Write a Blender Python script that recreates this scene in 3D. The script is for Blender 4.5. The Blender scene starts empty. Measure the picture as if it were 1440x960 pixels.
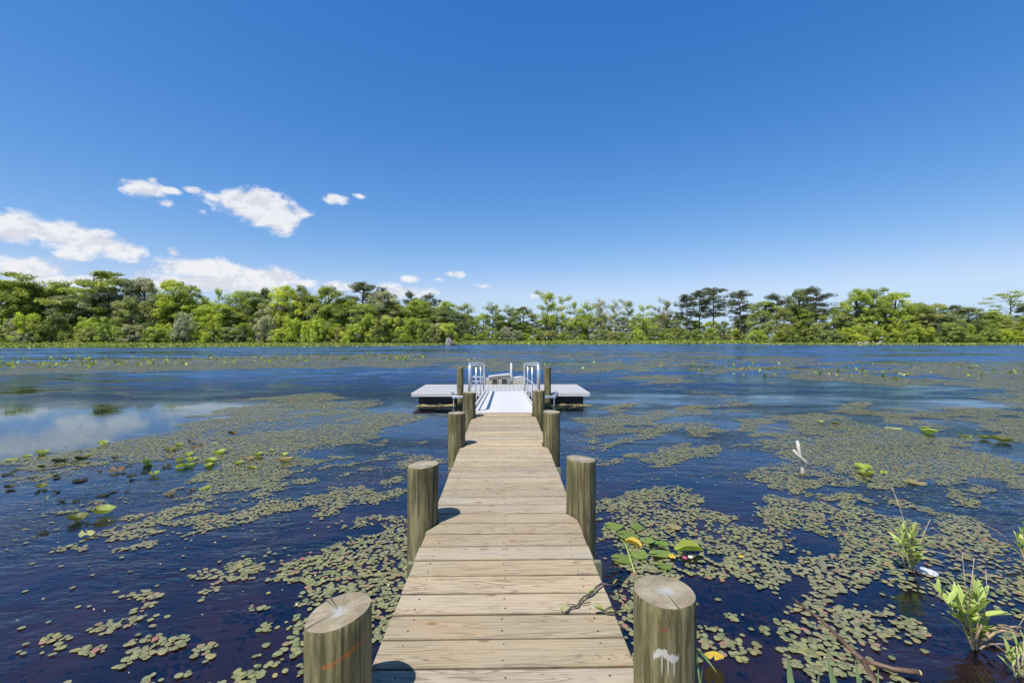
import bpy, bmesh, math, random
import numpy as np
from mathutils import Vector, Matrix, noise as mnoise

random.seed(7)
rng = np.random.default_rng(11)
R = math.radians
scene = bpy.context.scene
C = scene.collection

# ------------------------------------------------------------------ camera, sky, sun, exposure
F = 640.0            # focal length in pixels of a 1440 wide picture
HOR = 475.0          # row of the horizon
CAMZ = 2.15          # eye height over the water
YAW = math.atan(11 / 640)
cam_d = bpy.data.cameras.new('camera')
cam_d.sensor_width = 36
cam_d.lens = 16.0
cam_d.shift_y = -5 / 1440
cam_d.clip_start = 0.05
cam_d.clip_end = 9000
cam = bpy.data.objects.new('camera', cam_d)
C.objects.link(cam)
cam.location = (0, 0, CAMZ)
cam.rotation_euler = (R(90), 0, -YAW)
scene.camera = cam

SUN_DIR = Vector((-.35, -.40, 1.0)).normalized()      # towards the sun
sun_el = math.asin(SUN_DIR.z)
sun_rot = math.atan2(SUN_DIR.x, SUN_DIR.y)

sun_d = bpy.data.lights.new('sun', 'SUN')
sun_d.energy = 4.4
sun_d.angle = R(.53)
sun_d.color = (1, .955, .88)
sun = bpy.data.objects.new('sun', sun_d)
C.objects.link(sun)
sun.location = SUN_DIR * 50
sun.rotation_euler = SUN_DIR.to_track_quat('Z', 'Y').to_euler()

scene.view_settings.view_transform = 'Standard'
scene.view_settings.look = 'None'
scene.view_settings.exposure = 0.7
scene.view_settings.gamma = 1.0


def at(px, py, z=0.0):
    """the point at height z that stands at that place of the photograph"""
    Y = F * (CAMZ - z) / (py - HOR)
    return at_depth(px, Y, z)


def at_depth(px, Y, z=0.0):
    X = (px - 720) / F * Y
    c, s = math.cos(YAW), math.sin(YAW)
    return Vector((X * c + Y * s, -X * s + Y * c, z))


# ------------------------------------------------------------------ node helpers
class NT:
    def __init__(self, tree):
        self.t = tree
        self.n = tree.nodes
        self.l = tree.links

    def node(self, typ, **kw):
        n = self.n.new(typ)
        for k, v in kw.items():
            setattr(n, k, v)
        return n

    def put(self, sock, v):
        if hasattr(v, 'is_output') or isinstance(v, bpy.types.NodeSocket):
            self.l.new(v, sock)
        else:
            sock.default_value = v

    def math(self, op, a, b=0.0, c=None, clamp=False):
        n = self.node('ShaderNodeMath', operation=op, use_clamp=clamp)
        self.put(n.inputs[0], a)
        self.put(n.inputs[1], b)
        if c is not None:
            self.put(n.inputs[2], c)
        return n.outputs[0]

    def vmath(self, op, a, b=(0, 0, 0)):
        n = self.node('ShaderNodeVectorMath', operation=op)
        self.put(n.inputs[0], a)
        self.put(n.inputs[1], b)
        return n.outputs['Value'] if op in ('LENGTH', 'DOT_PRODUCT', 'DISTANCE') else n.outputs[0]

    def noise(self, vec, scale=5, detail=4, rough=.55, dist=0.0):
        n = self.node('ShaderNodeTexNoise')
        self.put(n.inputs['Vector'], vec)
        n.inputs['Scale'].default_value = scale
        n.inputs['Detail'].default_value = detail
        n.inputs['Roughness'].default_value = rough
        n.inputs['Distortion'].default_value = dist
        return n.outputs[0]

    def smooth(self, v, lo, hi, a=0.0, b=1.0):
        n = self.node('ShaderNodeMapRange', interpolation_type='SMOOTHSTEP')
        self.put(n.inputs['Value'], v)
        n.inputs['From Min'].default_value = lo
        n.inputs['From Max'].default_value = hi
        n.inputs['To Min'].default_value = a
        n.inputs['To Max'].default_value = b
        return n.outputs[0]

    def mix(self, fac, a, b, blend='MIX'):
        n = self.node('ShaderNodeMix', data_type='RGBA', blend_type=blend)
        self.put(n.inputs[0], fac)
        for s, v in ((n.inputs[6], a), (n.inputs[7], b)):
            if isinstance(v, tuple) and len(v) == 3:
                v = (*v, 1)
            self.put(s, v)
        return n.outputs[2]

    def mapping(self, vec, loc=(0, 0, 0), rot=(0, 0, 0), scale=(1, 1, 1)):
        n = self.node('ShaderNodeMapping')
        self.put(n.inputs[0], vec)
        n.inputs[1].default_value = loc
        n.inputs[2].default_value = rot
        n.inputs[3].default_value = scale
        return n.outputs[0]

    def sep(self, vec):
        n = self.node('ShaderNodeSeparateXYZ')
        self.put(n.inputs[0], vec)
        return n.outputs

    def comb(self, x, y, z):
        n = self.node('ShaderNodeCombineXYZ')
        for i, v in enumerate((x, y, z)):
            self.put(n.inputs[i], v)
        return n.outputs[0]

    def bump(self, h, strength=.3, dist=.01):
        n = self.node('ShaderNodeBump')
        self.put(n.inputs['Height'], h)
        self.put(n.inputs['Strength'], strength)
        n.inputs['Distance'].default_value = dist
        return n.outputs[0]


def material(name):
    m = bpy.data.materials.new(name)
    m.use_nodes = True
    t = NT(m.node_tree)
    t.n.clear()
    t.out = t.node('ShaderNodeOutputMaterial')
    return m, t


def principled(t, color, rough=.6, normal=None, metallic=0.0, spec=.5):
    p = t.node('ShaderNodeBsdfPrincipled')
    if isinstance(color, tuple) and len(color) == 3:
        color = (*color, 1)
    t.put(p.inputs['Base Color'], color)
    t.put(p.inputs['Roughness'], rough)
    p.inputs['Metallic'].default_value = metallic
    p.inputs['Specular IOR Level'].default_value = spec
    if normal is not None:
        t.put(p.inputs['Normal'], normal)
    t.l.new(p.outputs[0], t.out.inputs[0])
    return p


def objcoord(t):
    return t.node('ShaderNodeTexCoord').outputs['Object']


def objrand(t):
    return t.node('ShaderNodeObjectInfo').outputs['Random']


# ------------------------------------------------------------------ world: Nishita sky and cumulus clouds
world = bpy.data.worlds.new('World')
scene.world = world
world.use_nodes = True
w = NT(world.node_tree)
w.n.clear()
wout = w.node('ShaderNodeOutputWorld')
bg = w.node('ShaderNodeBackground')
w.l.new(bg.outputs[0], wout.inputs[0])
sky = w.node('ShaderNodeTexSky', sky_type='NISHITA')
sky.sun_disc = False
sky.sun_elevation = sun_el
sky.sun_rotation = sun_rot
sky.altitude = 0
sky.air_density = 1.0
sky.dust_density = .3
sky.ozone_density = 4.5
hs = w.node('ShaderNodeHueSaturation')
hs.inputs['Saturation'].default_value = 1.12
hs.inputs['Value'].default_value = 1.0
w.l.new(sky.outputs[0], hs.inputs['Color'])
tc = w.node('ShaderNodeTexCoord')
dx, dy, dz = w.sep(tc.outputs['Generated'])
az = w.math('ARCTAN2', dx, dy)
el = w.math('ARCSINE', dz)
uv = w.comb(az, w.math('MULTIPLY', el, 1.5), 0.0)
n1 = w.noise(uv, 19, 8, .6, .3)
n2 = w.noise(w.mapping(uv, loc=(3.1, .04, 2)), 55, 6, .62)
nz = w.math('ADD', w.math('MULTIPLY', n1, .72), w.math('MULTIPLY', n2, .28))


def direction(px, py):
    v = Vector(((px - 720) / F, 1, (HOR - py) / F))
    a = math.atan2(v.x, 1) + YAW
    return a, math.atan2(v.z, math.hypot(v.x, 1))


# centre, half width, half height, tilt, strength: each cloud of the photograph
CLOUDS = [(24, 320, 50, 24, 0, 1.05), (80, 328, 48, 21, 0, 1.05), (128, 341, 54, 23, 0, 1.05), (168, 353, 38, 15, 0, .95), (105, 360, 30, 10, 0, .85), (-40, 318, 50, 24, 0, 1.0),
          (338, 286, 46, 22, 0, 1.0), (372, 294, 44, 30, 0, 1.05), (392, 306, 34, 24, 0, 1.0), (306, 278, 30, 10, 0, .8), (424, 299, 20, 9, 0, .75),
          (203, 266, 34, 15, 0, 1.0), (235, 268, 20, 7, 0, .72), (213, 253, 10, 6, 0, .7), (232, 286, 18, 7, 0, .7), (272, 267, 14, 5, 0, .6), (285, 298, 10, 4, 0, .55),
          (268, 377, 50, 17, 0, 1.05), (308, 382, 42, 19, 0, 1.05), (368, 392, 70, 18, 0, 1.0), (320, 400, 120, 15, 0, .95), (245, 356, 12, 9, 0, .6), (425, 398, 34, 9, 0, .7), (40, 378, 75, 20, 0, .85), (60, 392, 90, 14, 0, .85),
          (200, 398, 60, 12, 0, .7), (471, 280, 19, 8, 0, .8), (508, 276, 12, 5, 0, .72), (640, 386, 16, 6, 0, .62), (615, 393, 12, 4, 0, .52), (578, 392, 15, 6, 0, .7),
          (578, 411, 50, 9, 0, .72), (500, 403, 80, 9, 0, .62), (752, 416, 9, 4, 0, .6), (680, 402, 14, 4, 0, .52),
          (-160, 330, 120, 36, 0, 1.0), (-330, 380, 150, 28, 0, .9)]
total = None
shade = None
for (px, py, rx, ry, tilt, st) in CLOUDS:
    a0, e0 = direction(px, py)
    a1, _ = direction(px + rx, py)
    _, e1 = direction(px, py - ry)
    u = w.math('DIVIDE', w.math('SUBTRACT', az, a0), a1 - a0)
    v = w.math('DIVIDE', w.math('ADD', w.math('SUBTRACT', el, e0), w.math('MULTIPLY', u, (e1 - e0) * tilt * 2.2)), e1 - e0)
    r = w.math('SQRT', w.math('ADD', w.math('MULTIPLY', u, u), w.math('MULTIPLY', v, v)))
    m = w.math('MULTIPLY', w.math('MAXIMUM', w.math('SUBTRACT', 1.25, r), 0), st)
    total = m if total is None else w.math('MAXIMUM', total, m)
dens = w.math('ADD', w.math('MULTIPLY', total, .95), w.math('MULTIPLY', w.math('SUBTRACT', nz, .5), 2.5))
inside = w.smooth(total, 0.0, .18)
cover = w.math('MULTIPLY', w.math('MAXIMUM', w.smooth(dens, .12, .68), w.math('MULTIPLY', w.math('MULTIPLY', w.smooth(dens, -.1, .5), w.smooth(total, .05, .75)), .3)), inside)
n_up = w.noise(w.mapping(uv, loc=(0, .022, 0)), 19, 8, .6, .3)
bright = w.smooth(w.math('ADD', w.math('SUBTRACT', n1, n_up), w.math('MULTIPLY', w.math('SUBTRACT', n2, .5), .25)), -.09, .06)
ccol = w.mix(bright, (4.35, 4.4, 4.8), (5.3, 5.3, 5.45))
tint = w.mix(1.0, hs.outputs[0], (.98, .96, 1.12), 'MULTIPLY')
sr = w.node('ShaderNodeSeparateColor')
w.l.new(tint, sr.inputs[0])
K = .105 * 2 ** .7           # one unit of sky as it shows in the picture
chan = []
for i, (gain, power) in enumerate(((1.5, 1.5), (.84, 1.0), (.80, .65))):
    v_ = w.math('POWER', w.math('MULTIPLY', sr.outputs[i], K), power)
    chan.append(w.math('MULTIPLY', v_, gain / K))
chan[1] = w.math('SMOOTH_MIN', chan[1], w.math('MULTIPLY', chan[2], .78), 1.2)
chan[0] = w.math('SMOOTH_MIN', chan[0], w.math('MULTIPLY', chan[1], .76), 1.2)
sc_ = w.node('ShaderNodeCombineColor')
for i in range(3):
    w.l.new(chan[i], sc_.inputs[i])
col = w.mix(w.math('MULTIPLY', cover, .92), sc_.outputs[0], ccol)
w.l.new(col, bg.inputs[0])
bg.inputs[1].default_value = .105


# ------------------------------------------------------------------ mesh helpers
class MB:
    def __init__(self):
        self.v, self.f, self.mi = [], [], []
        self.cur = 0

    def quad_prism(self, a, b):
        """two rings of equal length joined and capped"""
        o = len(self.v)
        n = len(a)
        self.v += list(a) + list(b)
        for i in range(n):
            j = (i + 1) % n
            self.add((o + i, o + j, o + n + j, o + n + i))
        self.add(tuple(reversed(range(o, o + n))))
        self.add(tuple(range(o + n, o + 2 * n)))

    def add(self, f):
        self.f.append(f)
        self.mi.append(self.cur)

    def box(self, x0, x1, y0, y1, z0, z1):
        self.quad_prism([(x0, y0, z0), (x1, y0, z0), (x1, y1, z0), (x0, y1, z0)],
                        [(x0, y0, z1), (x1, y0, z1), (x1, y1, z1), (x0, y1, z1)])

    def cbox(self, x0, x1, y0, y1, z0, z1, c=.006):
        """box with chamfered upper and lower edges"""
        def ring(k, z):
            return [(x0 + k, y0 + k, z), (x1 - k, y0 + k, z), (x1 - k, y1 - k, z), (x0 + k, y1 - k, z)]
        rs = [ring(c, z0), ring(0, z0 + c), ring(0, z1 - c), ring(c, z1)]
        o = len(self.v)
        for r_ in rs:
            self.v += r_
        for k in range(3):
            for i in range(4):
                j = (i + 1) % 4
                self.add((o + 4 * k + i, o + 4 * k + j, o + 4 * k + 4 + j, o + 4 * k + 4 + i))
        self.add((o + 3, o + 2, o + 1, o))
        self.add((o + 12, o + 13, o + 14, o + 15))

    def tube(self, pts, rad, n=8, cap=True, wob=0.0):
        pts = [Vector(p) for p in pts]
        rads = rad if isinstance(rad, (list, tuple)) else [rad] * len(pts)
        o = len(self.v)
        up = None
        for i, p in enumerate(pts):
            d = (pts[min(i + 1, len(pts) - 1)] - pts[max(i - 1, 0)]).normalized()
            if up is None:
                up = d.orthogonal().normalized()
            else:
                up = (up - d * up.dot(d)).normalized()
            sd = d.cross(up)
            for k in range(n):
                a = 2 * math.pi * k / n
                rr = rads[i] * (1 + (random.uniform(-wob, wob) if wob else 0))
                self.v.append(tuple(p + (up * math.cos(a) + sd * math.sin(a)) * rr))
        for i in range(len(pts) - 1):
            for k in range(n):
                j = (k + 1) % n
                self.add((o + i * n + k, o + i * n + j, o + (i + 1) * n + j, o + (i + 1) * n + k))
        if cap:
            self.add(tuple(reversed(range(o, o + n))))
            e = o + (len(pts) - 1) * n
            self.add(tuple(range(e, e + n)))

    def mesh(self, name, mats, smooth=False):
        me = bpy.data.meshes.new(name)
        me.from_pydata([tuple(p) for p in self.v], [], self.f)
        for m in (mats if isinstance(mats, (list, tuple)) else [mats]):
            me.materials.append(m)
        if any(self.mi):
            me.polygons.foreach_set('material_index', self.mi)
        if smooth:
            me.polygons.foreach_set('use_smooth', [True] * len(me.polygons))
        me.update()
        return me

    def build(self, name, mats, parent=None, smooth=False, loc=None):
        return put(name, self.mesh(name, mats, smooth), parent, loc)


def put(name, me, parent=None, loc=None, rot=None, scale=None):
    o = bpy.data.objects.new(name, me)
    C.objects.link(o)
    if parent:
        o.parent = parent
    if loc is not None:
        o.location = loc
    if rot is not None:
        o.rotation_euler = rot
    if scale is not None:
        o.scale = scale if isinstance(scale, (tuple, list)) else (scale,) * 3
    return o


def tag(o, label=None, cat=None, group=None, kind=None):
    for k, v in (('label', label), ('category', cat), ('group', group), ('kind', kind)):
        if v:
            o[k] = v
    return o


def empty(name, loc=(0, 0, 0), rz=0.0, label=None, cat=None, group=None):
    o = bpy.data.objects.new(name, None)
    C.objects.link(o)
    o.empty_display_size = .2
    o.location = loc
    o.rotation_euler = (0, 0, rz)
    return tag(o, label, cat, group)


def np_mesh(name, V, k, mat, tint=None, smooth=False):
    """V: (n*k,3) vertices, every k in a row are one face"""
    V = np.asarray(V, dtype=np.float32)
    nf = len(V) // k
    me = bpy.data.meshes.new(name)
    me.vertices.add(len(V))
    me.vertices.foreach_set('co', V.ravel())
    me.loops.add(len(V))
    me.loops.foreach_set('vertex_index', np.arange(len(V), dtype=np.int32))
    me.polygons.add(nf)
    me.polygons.foreach_set('loop_start', np.arange(0, len(V), k, dtype=np.int32))
    if tint is not None:
        a = me.attributes.new('tint', 'FLOAT', 'FACE')
        a.data.foreach_set('value', np.asarray(tint, dtype=np.float32))
    me.materials.append(mat)
    me.update(calc_edges=True)
    return me


# ------------------------------------------------------------------ materials
def mat_plain(name, col, rough=.5, var=.08, scale=6, metallic=0.0, spec=.5, bump=0.0):
    m, t = material(name)
    v = objcoord(t)
    n = t.noise(v, scale, 5, .6)
    f = t.smooth(n, .3, .7, 1 - var, 1 + var)
    c = t.mix(1.0, (*col, 1), t.comb(f, f, f), 'MULTIPLY')
    nm = t.bump(t.noise(v, scale * 8, 3), bump, .005) if bump else None
    principled(t, c, rough, nm, metallic, spec)
    return m


def mat_board():
    m, t = material('deck_wood')
    v = objcoord(t)
    r_ = objrand(t)
    off = t.comb(t.math('MULTIPLY', r_, 37.0), t.math('MULTIPLY', r_, 91.0), 0.0)
    vv = t.vmath('ADD', v, off)
    # cathedral grain: contour lines of a stretched noise
    base = t.noise(t.mapping(vv, scale=(.55, 8.0, 6)), 1.5, 2, .45, .15)
    rings = t.math('SINE', t.math('MULTIPLY', base, 120.0))
    rings = t.smooth(rings, .35, 1.0)
    patch = t.smooth(t.noise(t.mapping(vv, scale=(.8, 2.5, 1)), 1.5, 2), .36, .56)
    fine = t.noise(t.mapping(vv, scale=(1.3, 42, 20)), 2.0, 5, .7)
    blotch = t.noise(t.mapping(vv, scale=(1.1, 4, 1)), 1.8, 4, .6)
    rr = t.node('ShaderNodeValToRGB')
    t.l.new(r_, rr.inputs[0])
    el_ = rr.color_ramp.elements
    el_[0].position, el_[0].color = 0, (.39, .315, .20, 1)
    el_[1].position, el_[1].color = 1, (.265, .225, .16, 1)
    for p_, c_ in ((.25, (.31, .265, .195, 1)), (.5, (.395, .305, .18, 1)), (.75, (.29, .24, .155, 1))):
        e_ = el_.new(p_)
        e_.color = c_
    c = rr.outputs[0]
    c = t.mix(t.smooth(blotch, .48, .75, 0, .55), c, (.32, .215, .12))
    c = t.mix(t.smooth(blotch, .25, .45, .4, 0), c, (.29, .27, .235))
    c = t.mix(t.math('MULTIPLY', t.math('MULTIPLY', rings, patch), .68), c, (.14, .098, .057))
    c = t.mix(t.smooth(fine, .47, .70, 0, .8), c, (.13, .098, .062))
    # knots
    vor = t.node('ShaderNodeTexVoronoi', voronoi_dimensions='2D')
    t.put(vor.inputs['Vector'], t.mapping(vv, scale=(.9, 2.0, 1)))
    vor.inputs['Scale'].default_value = 1.5
    c = t.mix(t.smooth(vor.outputs['Distance'], .022, .05, .85, 0), c, (.085, .05, .028))
    c = t.mix(t.smooth(vor.outputs['Distance'], .04, .10, .3, 0), c, (.33, .21, .12))
    # long edges darkened so the seams stay visible, and rain stains
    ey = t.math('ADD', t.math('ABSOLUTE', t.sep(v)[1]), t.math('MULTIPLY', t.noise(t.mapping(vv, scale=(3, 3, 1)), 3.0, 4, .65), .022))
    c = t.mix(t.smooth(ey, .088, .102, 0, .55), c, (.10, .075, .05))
    st_ = t.noise(t.mapping(vv, scale=(1.6, 2.4, 1)), 2.6, 6, .7)
    c = t.mix(t.smooth(st_, .55, .72, 0, .45), c, (.17, .145, .115))
    nm = t.bump(fine, .45, .005)
    principled(t, c, .72, nm, spec=.3)
    return m


def mat_pile(top=False, marks=None):
    m, t = material('pile_end_grain' if top else 'pile_wood')
    v = objcoord(t)
    x, y, z = t.sep(v)
    if top:
        wob = t.noise(v, 6, 2)
        rad = t.math('ADD', t.math('SQRT', t.math('ADD', t.math('MULTIPLY', x, x), t.math('MULTIPLY', y, y))), t.math('MULTIPLY', wob, .018))
        ring = t.smooth(t.math('SINE', t.math('MULTIPLY', rad, 780.0)), .0, .9)
        big = t.noise(v, 9, 4)
        c = t.mix(t.smooth(big, .3, .7), (.19, .16, .105), (.30, .26, .185))
        c = t.mix(t.math('MULTIPLY', ring, t.smooth(big, .35, .6, .55, .25)), c, (.125, .092, .052))
        core = t.smooth(t.math('ADD', rad, t.math('MULTIPLY', t.noise(v, 30, 6, .75), .11)), .066, .115, 1, 0)
        core = t.math('MULTIPLY', core, t.smooth(ring, 0, 1, 1, .55))
        c = t.mix(core, c, (.30, .295, .29))
        crk = t.smooth(t.noise(t.mapping(v, rot=(0, 0, .6), scale=(3, 55, 1)), 1.4, 4, .7), .6, .7, 0, .6)
        c = t.mix(crk, c, (.16, .12, .08))
        angv = t.comb(t.math('COSINE', t.math('ARCTAN2', y, x)), t.math('SINE', t.math('ARCTAN2', y, x)), t.math('MULTIPLY', objrand(t), 9.0))
        rad_crk = t.smooth(t.math('ADD', t.noise(angv, 5.5, 3, .6), t.math('MULTIPLY', wob, .06)), .655, .685, 0, .85)
        c = t.mix(rad_crk, c, (.05, .038, .025))
        stain = t.smooth(t.noise(t.mapping(v, loc=(1, 2, 3)), 13, 5, .7), .5, .68, 0, .6)
        c = t.mix(stain, c, (.13, .105, .065))
        principled(t, c, .8, t.bump(ring, .3, .004), spec=.2)
        return m
    r_ = objrand(t)
    vv = t.vmath('ADD', v, t.comb(t.math('MULTIPLY', r_, 13.0), t.math('MULTIPLY', r_, 29.0), t.math('MULTIPLY', r_, 7.0)))
    streak = t.noise(t.mapping(vv, scale=(14, 14, .9)), 2.2, 5, .65, .3)
    fine = t.noise(t.mapping(vv, scale=(30, 30, 2.2)), 2.0, 5, .75)
    blotch = t.noise(t.mapping(vv, scale=(3, 3, 1.2)), 2.0, 4, .6, .6)
    c = t.mix(t.smooth(streak, .36, .64), (.065, .057, .024), (.215, .185, .092))
    c = t.mix(t.smooth(blotch, .46, .66, 0, .8), c, (.075, .075, .028))
    c = t.mix(t.smooth(fine, .52, .75, 0, .5), c, (.30, .27, .175))
    c = t.mix(t.smooth(fine, .28, .42, .6, 0), c, (.09, .075, .04))
    crk = t.smooth(t.noise(t.mapping(vv, scale=(20, 20, .45)), 1.7, 2, .5), .585, .62, 0, .85)
    c = t.mix(crk, c, (.055, .042, .025))
    # wet, algae covered foot
    wet = t.smooth(t.math('ADD', z, t.math('MULTIPLY', blotch, .22)), .16, .34, .85, 0)
    c = t.mix(wet, c, (.045, .05, .022))
    if marks == 'orange':
        # an orange spray line that climbs round the pile
        ang = t.math('ARCTAN2', x, t.math('MULTIPLY', y, -1.0))
        line = t.math('ABSOLUTE', t.math('SUBTRACT', t.math('SUBTRACT', z, 1.0), t.math('MULTIPLY', ang, .048)))
        brk = t.noise(t.mapping(v, scale=(30, 30, 30)), 1.3, 4, .7)
        k = t.math('ADD', line, t.math('MULTIPLY', brk, .062))
        msk = t.smooth(k, .029, .039, .7, 0)
        arc = t.math('MULTIPLY', t.smooth(ang, -.22, -.12), t.smooth(ang, 1.9, 2.0, 1, 0))
        c = t.mix(t.math('MULTIPLY', msk, arc), c, (.38, .10, .015))
    if marks == 'white':
        ang = t.math('ARCTAN2', x, t.math('MULTIPLY', y, -1.0))
        a_ = t.math('SUBTRACT', ang, -.28)
        wav = t.math('MULTIPLY', t.math('SINE', t.math('ADD', t.math('MULTIPLY', a_, 9.0), t.math('MULTIPLY', t.noise(v, 9, 2), 5.0))), .012)
        ln = t.math('ABSOLUTE', t.math('SUBTRACT', t.math('SUBTRACT', z, 1.0), wav))
        brk = t.noise(t.mapping(v, scale=(40, 40, 16)), 1.5, 4, .7)
        k = t.math('ADD', ln, t.math('MULTIPLY', brk, .06))
        msk = t.math('MULTIPLY', t.smooth(k, .042, .048, 1, 0), t.smooth(t.math('ABSOLUTE', a_), .36, .42, 1, 0))
        drip = t.smooth(t.math('SINE', t.math('MULTIPLY', a_, 34.0)), .55, .8)
        dz_ = t.math('MULTIPLY', t.smooth(z, .91, .96), t.smooth(z, .995, 1.01, 1, 0))
        msk = t.math('MAXIMUM', msk, t.math('MULTIPLY', t.math('MULTIPLY', drip, dz_), t.smooth(t.math('ABSOLUTE', t.math('SUBTRACT', a_, .12)), .26, .3, .85, 0)))
        c = t.mix(t.math('MULTIPLY', msk, .7), c, (.52, .51, .48))
        red = t.math('ADD', t.math('ABSOLUTE', t.math('SUBTRACT', z, 1.09)), t.math('ADD', t.math('MULTIPLY', t.math('ABSOLUTE', t.math('SUBTRACT', ang, -.36)), .09), t.math('MULTIPLY', brk, .02)))
        c = t.mix(t.smooth(red, .017, .023, .7, 0), c, (.22, .045, .02))
    nm = t.bump(t.math('ADD', streak, t.math('MULTIPLY', fine, .5)), .5, .008)
    principled(t, c, .78, nm, spec=.25)
    return m


def mat_leaf(name, transl=.35, rough=.5, spec=.25, base=None, tintvar=.35):
    """foliage: the object's own colour, varied face by face"""
    m, t = material(name)
    oi = t.node('ShaderNodeObjectInfo')
    at_ = t.node('ShaderNodeAttribute', attribute_name='tint')
    c = oi.outputs['Color'] if base is None else base
    hsv = t.node('ShaderNodeHueSaturation')
    t.put(hsv.inputs['Color'], c if base is None else (*base, 1))
    t.put(hsv.inputs['Value'], t.smooth(at_.outputs['Fac'], 0, 1, 1 - tintvar, 1 + tintvar))
    t.put(hsv.inputs['Hue'], t.smooth(at_.outputs['Fac'], 0, 1, .515, .487))
    p = principled(t, hsv.outputs[0], rough, spec=spec)
    tr = t.node('ShaderNodeBsdfTranslucent')
    tcol = t.mix(1.0, hsv.outputs[0], (1.25, 1.25, .55), 'MULTIPLY')
    t.l.new(tcol, tr.inputs[0])
    mx = t.node('ShaderNodeMixShader')
    mx.inputs[0].default_value = transl
    t.l.new(p.outputs[0], mx.inputs[1])
    t.l.new(tr.outputs[0], mx.inputs[2])
    t.l.new(mx.outputs[0], t.out.inputs[0])
    return m


def mat_pad():
    """small floating leaves: olive, some yellowed or reddened"""
    m, t = material('floating_leaf')
    at_ = t.node('ShaderNodeAttribute', attribute_name='tint')
    oi = t.node('ShaderNodeObjectInfo')
    f = t.math('FRACT', t.math('ADD', at_.outputs['Fac'], t.math('MULTIPLY', oi.outputs['Random'], .999)))
    rr = t.node('ShaderNodeValToRGB')
    t.l.new(f, rr.inputs[0])
    e = rr.color_ramp.elements
    e[0].position, e[0].color = 0, (.09, .11, .048, 1)
    e[1].position, e[1].color = 1, (.25, .085, .085, 1)
    for p_, c_ in ((.3, (.135, .15, .066, 1)), (.6, (.175, .185, .095, 1)), (.82, (.185, .19, .068, 1)), (.9, (.235, .20, .07, 1)), (.93, (.145, .10, .055, 1)), (.955, (.20, .16, .09, 1)), (.985, (.25, .12, .09, 1))):
        e.new(p_).color = c_
    geo = t.node('ShaderNodeNewGeometry')
    big = t.noise(geo.outputs['Position'], .9, 3, .6)
    c = t.mix(t.smooth(big, .35, .65, .35, 0), rr.outputs[0], (.20, .17, .10))
    fine = t.noise(geo.outputs['Position'], 60, 3, .6)
    c = t.mix(t.smooth(fine, .45, .75, 0, .3), c, (.10, .11, .06))
    principled(t, c, t.smooth(big, .35, .65, .36, .6), t.bump(fine, .2, .004), spec=.32)
    return m


def mat_bigleaf():
    m, t = material('spatterdock_leaf')
    oi = t.node('ShaderNodeObjectInfo')
    v = objcoord(t)
    n = t.noise(v, 14, 4, .6)
    x, y, z = t.sep(v)
    ang = t.math('ARCTAN2', y, x)
    vein = t.smooth(t.math('ABSOLUTE', t.math('SINE', t.math('MULTIPLY', ang, 9.0))), 0, .12, .25, 0)
    c = t.mix(t.smooth(n, .4, .75, 0, .35), oi.outputs['Color'], (.16, .14, .04))
    c = t.mix(vein, c, (.36, .42, .16))
    p = principled(t, c, .5, spec=.25)
    tr = t.node('ShaderNodeBsdfTranslucent')
    t.l.new(t.mix(1.0, c, (1.2, 1.3, .5), 'MULTIPLY'), tr.inputs[0])
    mx = t.node('ShaderNodeMixShader')
    mx.inputs[0].default_value = .3
    t.l.new(p.outputs[0], mx.inputs[1])
    t.l.new(tr.outputs[0], mx.inputs[2])
    t.l.new(mx.outputs[0], t.out.inputs[0])
    return m


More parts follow.
